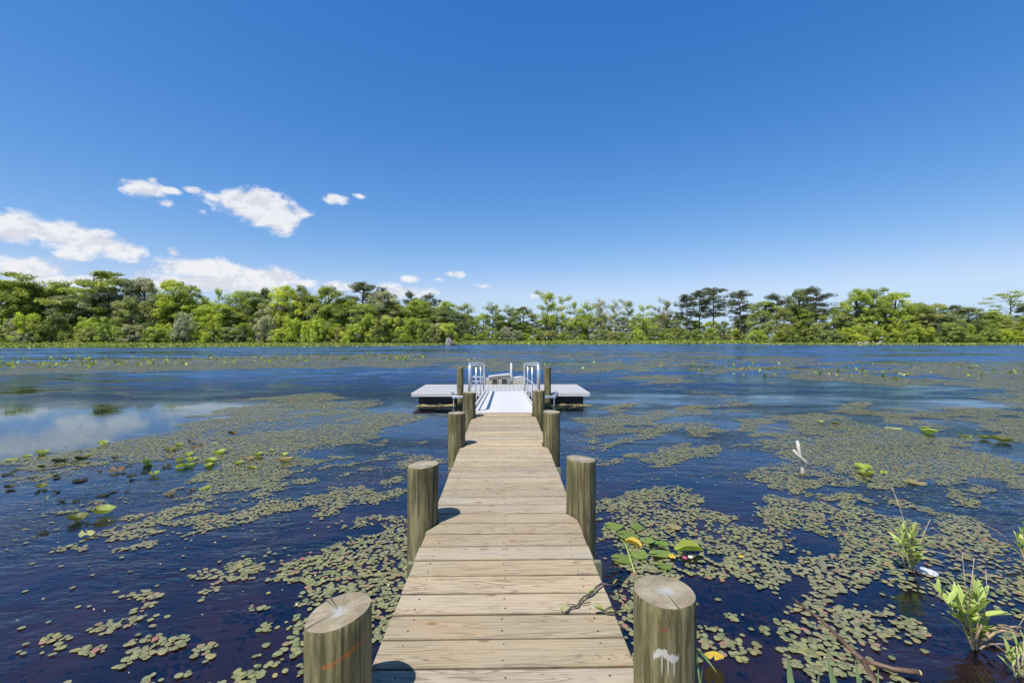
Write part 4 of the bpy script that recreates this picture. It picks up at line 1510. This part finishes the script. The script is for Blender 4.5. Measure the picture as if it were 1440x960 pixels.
PROTO = {k: [make_tree(k, 100 * i + s) for s in range(n)] for i, (k, n) in enumerate((('leafy', 6), ('tiered', 4), ('sparse', 4), ('pine', 4), ('umbrella', 1), ('shrub', 5)))}
HALF = {'leafy': .33, 'tiered': .33, 'sparse': .27, 'pine': .33, 'umbrella': .3, 'shrub': .72}
NAME = {'leafy': 'leafy_tree', 'tiered': 'leafy_tree', 'sparse': 'thin_tree', 'pine': 'pine_tree', 'umbrella': 'thin_tree', 'shrub': 'shrub'}
GREEN = {'lime': (0.500, 0.550, 0.081), 'bright': (0.404, 0.471, 0.086), 'mid': (0.288, 0.347, 0.091), 'olive': (0.300, 0.327, 0.121), 'dark': (0.138, 0.178, 0.077), 'pine': (0.134, 0.160, 0.102), 'grey': (0.347, 0.365, 0.241),
         'rust': (0.306, 0.315, 0.191), 'silver': (0.409, 0.408, 0.309), 'bluish': (0.233, 0.276, 0.146)}
uses = {}


def plant(kind, px, topy, wpx, green, depth, label, group=None, baseh=None):
    p = at_depth(px, depth, 0)
    gzv = float(ground_z(np.array(p.x), np.array(p.y)))
    gzv = max(gzv, -.15)
    h = (HOR - topy) / F * depth + CAMZ - gzv
    wid = wpx / F * depth
    i = uses.get(kind, 0)
    uses[kind] = i + 1
    tm, cm = PROTO[kind][(i * 7 + i // 3) % len(PROTO[kind])]
    root = empty(NAME[kind], (p.x, p.y, gzv), random.uniform(0, 6.28), label, 'shrub' if kind == 'shrub' else 'tree', group)
    s = wid / (2 * HALF[kind])
    root.scale = (s, s, h)
    put('stem' if kind == 'shrub' else 'trunk', tm, root)
    c = put('crown', cm, root)
    g_ = GREEN[green]
    j = random.uniform(.88, 1.12)
    k = random.uniform(.94, 1.06)
    c.color = (g_[0] * j * k, g_[1] * j, g_[2] * j, 1)
    return root


# (kind, column, top row, width, green, distance, label)
TREES = [
    ('tiered', 25, 382, 95, 'mid', 176, 'tall feathery tree with layered boughs at the far left edge'),
    ('leafy', -25, 388, 90, 'mid', 178, 'broad leafy tree cut by the far left edge'),
    ('leafy', 85, 395, 60, 'mid', 182, 'airy tree with sky showing through, second along the left wood'),
    ('tiered', 135, 381, 90, 'mid', 178, 'tall flat-topped feathery tree highest in the left wood'),
    ('leafy', 178, 392, 60, 'bluish', 180, 'rounded bluish-green tree right of the tall feathery one'),
    ('leafy', 207, 391, 55, 'rust', 182, 'reddish-tinged tree top in the left wood'),
    ('leafy', 246, 394, 62, 'bright', 178, 'bright green tree right of the reddish tree top'),
    ('leafy', 272, 402, 50, 'mid', 180, 'tree stepping down right of the bright green one'),
    ('sparse', 310, 405, 34, 'bright', 174, 'slim lone light-green spire in the dip of the left wood'),
    ('leafy', 345, 410, 70, 'mid', 182, 'wide mid-green tree right of the slim spire'),
    ('leafy', 372, 405, 40, 'dark', 190, 'dark tree top behind the lime-green tree'),
    ('leafy', 400, 402, 58, 'lime', 174, 'brightest lime-green tree of the left wood'),
    ('leafy', 420, 401, 40, 'olive', 180, 'olive tree close behind the lime-green one'),
    ('leafy', 462, 402, 62, 'mid', 176, 'tall green tree left of the dark rounded pine'),
    ('pine', 512, 397, 75, 'pine', 190, 'large dark rounded pine topping the left wood'),
    ('pine', 537, 404, 36, 'pine', 192, 'smaller dark pine just right of the large rounded pine'),
    ('leafy', 545, 411, 60, 'silver', 176, 'pale silvery-green tree below the dark pines'),
    ('pine', 580, 409, 36, 'pine', 190, 'dark pine head left of its twin above the wood end'),
    ('pine', 606, 412, 40, 'pine', 190, 'dark pine head nearest the right end of the left wood'),
    ('leafy', 590, 420, 60, 'mid', 178, 'mid-green tree under the two dark pine heads'),
    ('leafy', 628, 423, 40, 'bright', 180, 'bright tree at the right end of the left wood'),
    ('sparse', 652, 424, 44, 'mid', 250, 'loose tree first beyond the end of the left wood'),
    ('sparse', 692, 424, 44, 'mid', 252, 'slender round-headed tree left of the float centre line'),
    ('sparse', 716, 428, 36, 'mid', 254, 'slender tree over the middle of the float'),
    ('leafy', 738, 431, 52, 'olive', 258, 'low olive tree left of the tall middle tree'),
    ('sparse', 766, 409, 46, 'bright', 250, 'tallest tree in the middle of the far shore'),
    ('sparse', 790, 415, 40, 'bright', 252, 'tall ragged tree right beside the tallest middle tree'),
    ('sparse', 806, 423, 34, 'bright', 256, 'leaning light-green tree right of the ragged pair'),
    ('sparse', 826, 424, 42, 'bright', 250, 'light-green rounded tree left of the first gap'),
    ('sparse', 845, 418, 34, 'silver', 256, 'thin half-bare tree with bare top twigs'),
    ('sparse', 866, 421, 30, 'silver', 256, 'thin grey-green tree left of the pair by the gap'),
    ('sparse', 880, 421, 32, 'grey', 258, 'taller grey-green tree of the pair by the gap'),
    ('sparse', 903, 428, 42, 'bright', 252, 'green tree at the edge of the bright sky gap'),
    ('sparse', 926, 430, 24, 'grey', 256, 'bare-looking sapling standing in the sky gap'),
    ('sparse', 937, 418, 26, 'grey', 258, 'tall nearly bare tree right of the sky gap'),
    ('pine', 966, 414, 44, 'pine', 250, 'first tall pine of the right-hand pine row'),
    ('pine', 985, 408, 44, 'pine', 254, 'second tall pine, slim trunk showing clear below'),
    ('pine', 1003, 404, 56, 'pine', 250, 'third and tallest pine of the row'),
    ('pine', 1040, 408, 58, 'pine', 250, 'dense broad pine standing alone with bare trunks below'),
    ('leafy', 1078, 424, 50, 'mid', 205, 'leafy tree between the lone pine and the bank trees'),
    ('pine', 1095, 412, 54, 'pine', 205, 'brownish pine above the right bank'),
    ('leafy', 1122, 407, 54, 'bluish', 206, 'bluish round tree beside the dark crooked pine'),
    ('pine', 1150, 402, 58, 'pine', 204, 'dark crooked pine left of the notch of sky'),
    ('leafy', 1172, 432, 40, 'mid', 204, 'low tree filling the notch right of the crooked pine'),
    ('leafy', 1201, 407, 52, 'bright', 200, 'bright tree right of the notch of sky'),
    ('leafy', 1228, 405, 60, 'mid', 202, 'tallest green tree of the right wood'),
    ('leafy', 1255, 412, 60, 'bright', 200, 'yellowish tree sloping down in the right wood'),
    ('leafy', 1285, 426, 50, 'mid', 202, 'darker tree behind the right slope of the wood'),
    ('leafy', 1313, 427, 58, 'olive', 200, 'olive round tree in the middle of the right wood'),
    ('leafy', 1340, 429, 44, 'dark', 206, 'dark tree top at the back of the right wood'),
    ('leafy', 1368, 432, 50, 'bluish', 200, 'bluish tree near the right end of the wood'),
    ('leafy', 1398, 437, 54, 'mid', 202, 'low wide tree below the umbrella-topped one'),
    ('umbrella', 1424, 410, 56, 'mid', 206, 'spindly umbrella-topped tree above the right wood'),
    ('leafy', 1446, 428, 44, 'dark', 206, 'dark tree cut by the right edge'),
    ('leafy', 1490, 420, 80, 'mid', 206, 'tree just beyond the right edge'),
]
for t_ in TREES:
    plant(*t_)
NEARBY = [(-25, 'tree at the left edge'), (25, 'tall left-edge tree'), (85, 'second airy tree'), (135, 'highest feathery tree'), (178, 'rounded bluish-green tree'), (207, 'reddish tree top'),
          (246, 'bright tree past the reddish top'), (310, 'slim light-green spire'), (345, 'wide tree past the slim spire'), (400, 'brightest lime-green tree'), (462, 'tree left of the big dark pine'),
          (512, 'big dark pine'), (545, 'pale silvery tree'), (580, 'left of two dark pine heads'), (606, 'right of two dark pine heads'), (632, 'end of the left wood'),
          (652, 'first middle-shore tree'), (692, 'slender round-headed tree'), (716, 'slender tree over the float'), (766, 'tallest middle tree'), (790, 'ragged tall tree'), (826, 'tree left of the first gap'),
          (845, 'thin half-bare tree'), (880, 'grey-green pair'), (903, 'tree by the sky gap'), (926, 'bare sapling in the gap'), (966, 'first pine of the row'), (985, 'second pine of the row'), (1003, 'tallest pine of the row'),
          (1040, 'lone broad pine'), (1078, 'tree right of the lone pine'), (1095, 'brownish pine'), (1122, 'bluish round tree'), (1150, 'dark crooked pine'), (1172, 'notch of sky'), (1201, 'bright tree past the notch'),
          (1228, 'tallest right tree'), (1255, 'yellowish sloping tree'), (1313, 'olive round tree'), (1340, 'dark back tree top'), (1368, 'bluish right tree'), (1424, 'umbrella-topped tree'), (1446, 'tree at the right edge')]
HUE = {'lime': 'lime', 'bright': 'bright green', 'mid': 'mid-green', 'olive': 'olive', 'dark': 'dark green', 'grey': 'grey-green', 'bluish': 'bluish-green', 'silver': 'silvery'}
taken = {}


def beside(kind, px, green, where):
    d, nm = min((abs(px - q[0]), q[1]) for q in NEARBY)
    q0 = [q[0] for q in NEARBY if q[1] == nm][0]
    side = 'right below' if d < 6 else ('just left of' if px < q0 else 'just right of') if d < 14 else ('left of' if px < q0 else 'right of')
    lb = f'{HUE[green]} {kind} {where} {side} the {nm}'.replace('  ', ' ')
    taken[lb] = taken.get(lb, 0) + 1
    return lb


# the body of the left and right woods: trees that fill in between, not to be told apart
for i in range(46):
    px = -60 + 700 * (i + random.random()) / 46
    top = np.interp(px, [-60, 0, 140, 250, 320, 400, 520, 600, 640], [408, 406, 404, 412, 424, 418, 416, 424, 432]) + random.uniform(-2, 14)
    gr = random.choice(['mid', 'bright', 'mid', 'olive', 'bluish', 'bright', 'silver'])
    plant('leafy', px, top, random.uniform(45, 70), gr, random.uniform(171, 186), beside('leafy tree', px, gr, ''), 'trees filling the left wood')
for i in range(20):
    px = 1060 + 440 * (i + random.random()) / 20
    top = np.interp(px, [1060, 1150, 1180, 1230, 1300, 1440], [436, 432, 440, 424, 438, 444]) + random.uniform(-2, 10)
    gr = random.choice(['mid', 'olive', 'bright', 'bluish'])
    plant('leafy', px, top, random.uniform(36, 56), gr, random.uniform(197, 208), beside('leafy tree', px, gr, ''), 'trees filling the right wood')
for i in range(26):
    px = 640 + 420 * (i + random.random()) / 26
    gr = random.choice(['mid', 'olive', 'grey', 'mid', 'bright'])
    plant('leafy', px, random.uniform(441, 454), random.uniform(22, 40), gr, random.uniform(256, 272), beside('bushy tree', px, gr, 'in the thicket'), 'low trees along the middle shore')
# shrubs at the water's edge
for i in range(60):
    px = -40 + 675 * (i + random.random()) / 60
    gr = random.choice(['bright', 'mid', 'mid', 'bright', 'silver', 'olive'])
    plant('shrub', px, random.uniform(438, 464), random.uniform(26, 46), gr, random.uniform(163, 171), beside('waterside shrub', px, gr, ''), 'shrubs along the left shore')
for i in range(46):
    px = 635 + 430 * (i + random.random()) / 46
    gr = random.choice(['mid', 'olive', 'grey', 'bright', 'mid'])
    plant('shrub', px, random.uniform(459, 470), random.uniform(16, 28), gr, random.uniform(238, 252), beside('waterside shrub', px, gr, ''), 'shrubs along the middle shore')
for i in range(36):
    px = 1062 + 430 * (i + random.random()) / 36
    gr = random.choice(['mid', 'bright', 'olive', 'bright', 'mid'])
    plant('shrub', px, random.uniform(452, 470), random.uniform(22, 40), gr, random.uniform(190, 199), beside('waterside shrub', px, gr, ''), 'shrubs along the right shore')
plant('shrub', 31, 468, 26, 'grey', 160, 'greyish bare-looking shrub at the waterline far left')
plant('shrub', 1206, 470, 30, 'lime', 187, 'bright lime shrub left of the bleached driftwood')
plant('shrub', 640, 470, 12, 'lime', 166, 'small yellow-green bush above the grey stump')


# ------------------------------------------------------------------ things along the far shore
def house(px, depth, wid, hgt, roofh, wall, roof, label, dep=7, rz=0.0, windows=3):
    p = at_depth(px, depth, 0)
    gzv = float(ground_z(np.array(p.x), np.array(p.y))) - .05
    h = empty('house', (p.x, p.y, gzv), rz, label, 'house')
    mw, mr = mat_plain('siding', wall, .8, .06, 1), mat_plain('roofing', roof, .85, .15, 1)
    g = MB()
    g.box(-wid / 2, wid / 2, -dep / 2, dep / 2, -.3, hgt)
    wl = g.build('wall', mw, h)
    g = MB()
    o = .4
    g.quad_prism([(-wid / 2 - o, -dep / 2 - o, hgt + .004), (-wid / 2 - o, dep / 2 + o, hgt + .004), (-wid / 2 - o, 0, hgt + roofh)], [(wid / 2 + o, -dep / 2 - o, hgt + .004), (wid / 2 + o, dep / 2 + o, hgt + .004), (wid / 2 + o, 0, hgt + roofh)])
    g.build('roof', mr, h)
    for i in range(windows):
        x = -wid / 2 + wid * (i + .5) / windows
        for z in ([1.2] if hgt < 4.2 else [1.2, 4.0]):
            g = MB()
            g.box(x - .55, x + .55, -dep / 2 - .06, -dep / 2 - .004, z, z + 1.3)
            f = g.build('window', M_white, h)
            g = MB()
            g.box(x - .45, x + .45, -dep / 2 - .075, -dep / 2 - .062, z + .1, z + 1.2)
            g.build('pane', M_dark, f)
    g = MB()
    g.box(wid * .28, wid * .28 + .95, -dep / 2 - .05, -dep / 2 - .003, -.2, 2.0) if windows < 3 else g.box(-.45, .45, -dep / 2 - .09, -dep / 2 - .077, -.2, 2.05)
    g.build('door', M_dark if windows < 3 else M_white, h)
    return h


house(712, 330, 15, 5.8, 3.0, (.62, .50, .44), (.42, .30, .26), 'pinkish house half hidden behind the trees over the float')
house(852, 320, 17, 5.2, 2.6, (.58, .58, .56), (.30, .29, .30), 'pale house behind the thin trees left of the sky gap')
house(1025, 330, 20, 4.0, 3.2, (.60, .52, .47), (.55, .52, .52), 'wide low house behind the pine trunks')
house(1060, 300, 9, 2.6, 1.9, (.62, .46, .33), (.70, .69, .70), 'tan shed with a pale roof right of the lone pine')
house(1106, 232, 8, 4.0, 2.2, (.55, .57, .60), (.34, .34, .36), 'grey house glimpsed through the right bank trees')

# weathered stump at the end of the left wood
p = at(632, 485.4, 0)
st = empty('tree_stump', p, 0, 'pale grey hollow stump at the water where the left wood ends', 'stump')
g = MB()
n = 14
rings = []
for i, (z, rr) in enumerate(((-.2, 1.25), (.5, 1.15), (1.2, .95), (1.8, .7), (2.15, .45))):
    ring = []
    for k in range(n):
        a = 2 * math.pi * k / n
        q = rr * (1 + .16 * math.sin(3 * a + 1) + .1 * math.sin(5 * a + z))
        ring.append((q * math.cos(a) - .15 * z, q * math.sin(a), z + .12 * math.sin(4 * a + z * 2)))
    rings.append(ring)
    g.v += ring
    if i:
        o = (i - 1) * n
        for k in range(n):
            j = (k + 1) % n
            g.add((o + k, o + j, o + n + j, o + n + k))
g.add(tuple(range(4 * n, 5 * n)))
g.build('bole', mat_plain('grey_stump', (.17, .155, .145), .9, .4, 2, bump=.4), st, True)
g = MB()
for q in range(5):
    a = -.4 + q * .35
    g.tube([(math.cos(a) * .5, -math.sin(a) * .5 - .2, .9), (math.cos(a) * 1.3, -math.sin(a) * .9 - .3, .55), (math.cos(a) * 2.0, -math.sin(a) * 1.1 - .3, -.15)], [.26, .2, .1], 7)
g.build('root', mat_plain('dark_root', (.09, .075, .065), .9, .3, 3), st, True)
# driftwood on the right shore
p = at(1225, 484.6, 0)
g = MB()
for i in range(11):
    a = random.uniform(-.4, 3.5)
    l_ = random.uniform(1.5, 4.2)
    c_ = Vector((random.uniform(-2.5, 2.5), random.uniform(-.5, .8), .1))
    e = c_ + Vector((math.cos(a) * l_, math.sin(a) * .6, random.uniform(.2, 1.3)))
    g.tube([p + c_, p + (c_ + e) / 2 + Vector((0, 0, .25)), p + e], [.12, .09, .03], 6)
tag(g.build('driftwood', M_deadwood, None, True), 'tangle of bleached fallen branches on the right shore', 'driftwood')

# ------------------------------------------------------------------ near things in the water at right
dead = empty('dead_branch', at(1129, 665, 0), 0, 'bleached white forked branch sticking up out of the water right of the dock', 'branch')
b0 = dead.location.copy()
S = b0.y / F


def off(px, py, ref=(1129, 665), dy=0.0):
    return Vector(((px - ref[0]) * S, dy, (ref[1] - py) * S))


g = MB()
g.tube([off(1128, 692), off(1129, 665), off(1127, 650), off(1124, 636), off(1121, 619)], [.030, .030, .029, .027, .024], 9, True, .08)
g.build('upright_stem', M_deadwood, dead, True)
g = MB()
g.tube([off(1112, 631, dy=-.06), off(1119, 639, dy=-.055), off(1128, 647, dy=-.06), off(1137, 655, dy=-.05)], [.022, .024, .026, .018], 8, True, .08)
g.build('cross_stem', M_deadwood, dead, True)

# sunken forked branch
sb = empty('sunken_branch', at(1215, 928, 0), 0, 'long brown forked branch lying half sunk among the near leaves at lower right', 'branch')


def rel(root, px, py, z):
    return at(px, py, z) - root.location


g = MB()
g.tube([rel(sb, 1110, 837, -.01), rel(sb, 1130, 853, .012), rel(sb, 1150, 868, .004), rel(sb, 1172, 888, .012), rel(sb, 1195, 912, .01), rel(sb, 1213, 928, .012)], [.007, .010, .012, .015, .018, .020], 9, True, .12)
g.build('main_limb', M_wetwood, sb, True)
g = MB()
g.tube([rel(sb, 1213, 928, .006), rel(sb, 1232, 933, .02), rel(sb, 1255, 940, .028), rel(sb, 1292, 945, .035)], [.018, .016, .016, .018], 9, True, .12)
g.build('cut_limb', M_wetwood, sb, True)
g = MB()
g.tube([rel(sb, 1212, 928, -.004), rel(sb, 1222, 945, -.004), rel(sb, 1236, 975, -.02)], [.024, .024, .02], 9, True, .1)
g.build('lower_limb', M_wetwood, sb, True)
g = MB()
q = rel(sb, 1293, 945.3, .035)
g.tube([q + Vector((-.004, 0, 0)), q + Vector((.006, 0, .001))], [.0165, .015], 9)
g.build('cut_end', mat_plain('sawn_end', (.42, .30, .17), .8, .3, 30), sb, True)


# leafy sprigs
def lance():
    """a lance shaped leaf along +x, folded along the midrib"""
    g = MB()
    n = 6
    for i in range(n + 1):
        f = i / n
        wd = .125 * math.sin(math.pi * min(1, f * .95 + .04)) ** .8
        z = .10 * math.sin(f * 2.2)
        g.v += [(f, -wd, z + wd * .35), (f, 0, z), (f, wd, z + wd * .35)]
    for i in range(n):
        for k in range(2):
            g.add((i * 3 + k, i * 3 + k + 3, i * 3 + k + 4, i * 3 + k + 1))
    me = g.mesh('leaf', M_sprig, True)
    a = me.attributes.new('tint', 'FLOAT', 'FACE')
    a.data.foreach_set('value', [.5] * len(me.polygons))
    return me


LANCE = lance()


def sprig(base, stems, label, leafcol=(.37, .44, .13), leaf_len=.12, per=9, dry=(), name='leafy_plant', roots=()):
    root = empty(name, base, 0, label, 'plant')
    for (dx_, dy_, h_) in stems:
        a = Vector((random.uniform(-.02, .02), random.uniform(-.02, .02), -.1))
        e = Vector((dx_, dy_, h_))
        mid = a.lerp(e, .5) + Vector((dx_ * -.12, dy_ * -.12, h_ * .08))
        g = MB()
        g.tube([a, mid, e], [.007, .006, .003], 6)
        st_ = g.build('stem', M_drywood, root, True)
        for i in range(per):
            f = .32 + .68 * i / (per - 1)
            p_ = (a.lerp(mid, f * 2) if f < .5 else mid.lerp(e, f * 2 - 1))
            az_ = i * 2.4 + random.uniform(-.4, .4)
            pitch = random.uniform(-.95, -.35) if i < per - 2 else -1.15
            o = put('leaf', LANCE, root, p_, (0, pitch, az_), leaf_len * random.uniform(.7, 1.15) * (1.0 if f < .85 else .8))
            j = random.uniform(.8, 1.25)
            o.color = (leafcol[0] * j, leafcol[1] * j, leafcol[2] * j, 1)
    for pts, r0 in dry:
        g = MB()
        n_ = len(pts)
        g.tube([Vector(p_) - Vector(base) for p_ in pts], [r0 * (1 - .6 * i / (n_ - 1)) for i in range(n_)], 6)
        g.build('dry_stalk', M_drywood, root, True)
    for pts, r0 in roots:
        g = MB()
        n_ = len(pts)
        g.tube([Vector(p_) - Vector(base) for p_ in pts], [r0 * (1 - .45 * i / (n_ - 1)) for i in range(n_)], 7, True, .1)
        g.build('root', M_root, root, True)
    return root


def up(px, py, Yd):
    """a point at that distance which stands at that place of the photograph"""
    p_ = at_depth(px, Yd)
    p_.z = CAMZ - (py - HOR) / F * Yd
    return p_


b1 = at(1283, 803)
d1 = b1.y
sprig(b1, [(-.02, -.02, .38), (-.08, .03, .36), (-.13, -.02, .30), (.02, .04, .30)], 'light green leafy sprig beside the crumpled white plastic', leaf_len=.165, per=10,
      dry=[([up(1284, 790, d1), up(1276, 748, d1), up(1266, 715, d1 + .05), up(1254, 684, d1 + .1)], .005), ([up(1288, 780, d1), up(1297, 755, d1), up(1308, 730, d1)], .005),
           ([up(1250, 780, d1 - .02), up(1241, 768, d1), up(1232, 757, d1)], .005), ([up(1291, 776, d1), up(1310, 774, d1), up(1328, 778, d1), up(1347, 782, d1)], .004),
           ([up(1275, 800, d1), up(1270, 788, d1), up(1268, 780, d1)], .005)])
b2 = at(1372, 912)
d2 = b2.y
rts = []
for (a, b, c_) in (((1368, 905), (1372, 885), (1383, 878)), ((1375, 908), (1395, 892), (1416, 884)), ((1378, 905), (1400, 880), (1440, 893)), ((1380, 910), (1410, 905), (1440, 918)), ((1385, 900), (1410, 886), (1450, 900)),
                   ((1378, 912), (1398, 905), (1425, 930)), ((1372, 900), (1379, 884), (1381, 878)), ((1383, 906), (1420, 898), (1455, 925)), ((1390, 898), (1412, 882), (1445, 884))):
    dd = d2 + random.uniform(-.12, .12)
    m_ = up(b[0], b[1], dd)
    q0, q1 = up(a[0], a[1], dd), up(c_[0], c_[1], dd)
    rts.append(([q0, q0.lerp(m_, .55) + Vector((0, 0, .015)), m_, m_.lerp(q1, .5) + Vector((0, 0, .012)), q1], random.uniform(.006, .011)))
sprig(b2, [(-.24, .02, .38), (-.15, -.05, .34), (.02, .02, .36), (.09, .04, .33), (-.08, .06, .30), (-.03, -.05, .38)], 'large leafy plant with tan arching roots at the lower right', leaf_len=.17, per=12,
      dry=[([up(1362, 880, d2), up(1358, 830, d2), up(1353, 778, d2)], .004), ([up(1358, 880, d2), up(1365, 830, d2), up(1370, 784, d2)], .005), ([up(1384, 870, d2), up(1388, 830, d2), up(1386, 800, d2)], .004),
           ([up(1430, 885, d2), up(1440, 868, d2), up(1460, 855, d2)], .004)], roots=rts)
b3 = at(1442, 790)
d3 = b3.y
sprig(b3, [(-.03, 0, .27), (.05, .03, .30), (-.06, .02, .2)], 'leafy sprig cut by the right edge with one long arched dry stalk', leaf_len=.13, per=8,
      dry=[([up(1424, 768, d3), up(1410, 752, d3), up(1395, 742, d3), up(1372, 735, d3)], .005)])
b4 = at(1436, 952)
sprig(b4, [(-.03, 0, .20), (.04, .02, .22), (-.08, .0, .14)], 'small leafy sprig low in the lower right corner under the roots', leaf_len=.11, per=7)

# crumpled plastic
bm = bmesh.new()
bmesh.ops.create_icosphere(bm, subdivisions=4, radius=1)
for v in bm.verts:
    k = mnoise.noise(v.co * 2.3) * .38 + abs(mnoise.noise(v.co * 5.1)) * .35
    v.co *= (1 + k - .1)
    v.co.x *= 1.35
    v.co.z *= .42
me = bpy.data.meshes.new('plastic_scrap')
bm.to_mesh(me)
bm.free()
me.materials.append(M_plastic)
o = put('plastic_scrap', me, None, at(1301, 803, .012), (0, .1, -.75), .062)
tag(o, 'crumpled clear-white plastic scrap floating at the foot of the leafy sprig', 'litter')


# sword leaves at the bottom edge
def blades(base, specs, label, col=(.27, .36, .15)):
    root = empty('water_iris', base, 0, label, 'plant')
    M = mat_plain('blade_green', col, .35, .2, 10)
    for (tip, foot, wd) in specs:
        t_, f_ = Vector(tip) - Vector(base), Vector(foot) - Vector(base)
        side = Vector((wd, wd * .3, 0))
        g = MB()
        for i in range(6):
            f = i / 5
            c_ = f_.lerp(t_, f) + Vector((0, .03 * math.sin(f * 3), .01 * math.sin(f * 3.1)))
            k = (1 - f ** 2.2)
            g.v += [tuple(c_ - side * k), tuple(c_ + Vector((0, -.006 * k, 0))), tuple(c_ + side * k)]
        for i in range(5):
            for k in range(2):
                g.add((i * 3 + k, i * 3 + k + 1, i * 3 + k + 4, i * 3 + k + 3))
        g.build('blade', M, root, True)
    return root


YB = 2.35
bb = at_depth(1160, YB, 0)
blades(bb, [(up(1108, 918, YB), up(1135, 1075, YB), .040), (up(1114, 935, YB + .05), up(1128, 1060, YB), .022), (up(1155, 932, YB), up(1154, 1075, YB), .018), (up(1163, 918, YB + .1), up(1205, 1060, YB + .1), .038),
            (up(1203, 925, YB + .05), up(1240, 1070, YB + .05), .034), (up(1236, 934, YB), up(1252, 1065, YB), .018)],
       'clump of sword-shaped green blades at the bottom edge right of the dock')
YC = 2.15
bb = at_depth(992, YC, 0)
blades(bb, [(up(1010, 948, YC), up(975, 912, YC - .02), .011), (up(979, 885, YC), up(992, 1010, YC), .006), (up(990, 930, YC), up(988, 1040, YC), .005), (up(1016, 955, YC), up(1019, 1040, YC), .004)],
       'few thin green blades close against the nearest right piling', (.2, .3, .09))

# twigs on the boards
tw = empty('twig', at(820, 840, DECK), 0, 'dark crooked twig with a few green leaf tips lying across the boards', 'twig')


def on(px, py, z=.01):
    return at(px, py, DECK + z) - tw.location


g = MB()
g.tube([on(796, 860), on(803, 853, .014), on(812, 851, .018), on(816, 844, .02), on(822, 838, .02), on(831, 834, .02), on(838, 826, .022), on(846, 820, .02)], [.004, .005, .005, .0055, .0055, .006, .006, .006], 7, True, .12)
g.tube([on(846, 820, .021), on(852, 821, .02), on(858, 822, .014), on(864, 822, .0)], [.005, .005, .004, .003], 7)
g.tube([on(817, 846, .021), on(823, 848, .016), on(831, 846, .012)], [.004, .003, .002], 6)
g.tube([on(811, 851, .018), on(804, 849, .014), on(797, 849, .012)], [.003, .003, .002], 6)
g.build('stem', M_twig, tw, True)
for (px, py, az_, l_) in ((794, 860, 1.8, .035), (796, 858, 1.3, .04), (791, 859, 2.2, .03), (824, 837, .4, .05), (828, 835, .2, .045), (862, 821, .5, .04), (817, 845, -.4, .03)):
    o = put('leaf', LANCE, tw, on(px, py, .014), (0, -.5, az_), l_)
    o.color = (.24, .28, .07, 1)
tw2 = empty('twig', at(848, 856, DECK), 0, 'small leafy twig end overhanging the right edge of the boards', 'twig')


def on2(px, py, z=.01):
    return at(px, py, DECK + z) - tw2.location


g = MB()
g.tube([on2(849, 858), on2(855, 855, .016), on2(861, 852, .02)], [.004, .005, .005], 6, True, .1)
g.tube([on2(848, 861), on2(856, 860, .014), on2(864, 860, .01), on2(872, 866, -.03)], [.003, .004, .004, .003], 6)
g.build('stem', M_twig, tw2, True)
for (px, py, az_, l_) in ((850, 857, 2.6, .06), (850, 858, 3.3, .07), (848, 860, 3.0, .05), (852, 861, -.3, .05), (866, 861, -.6, .06)):
    o = put('leaf', LANCE, tw2, on2(px, py, .014), (0, -.35, az_), l_)
    o.color = (.30, .33, .09, 1)
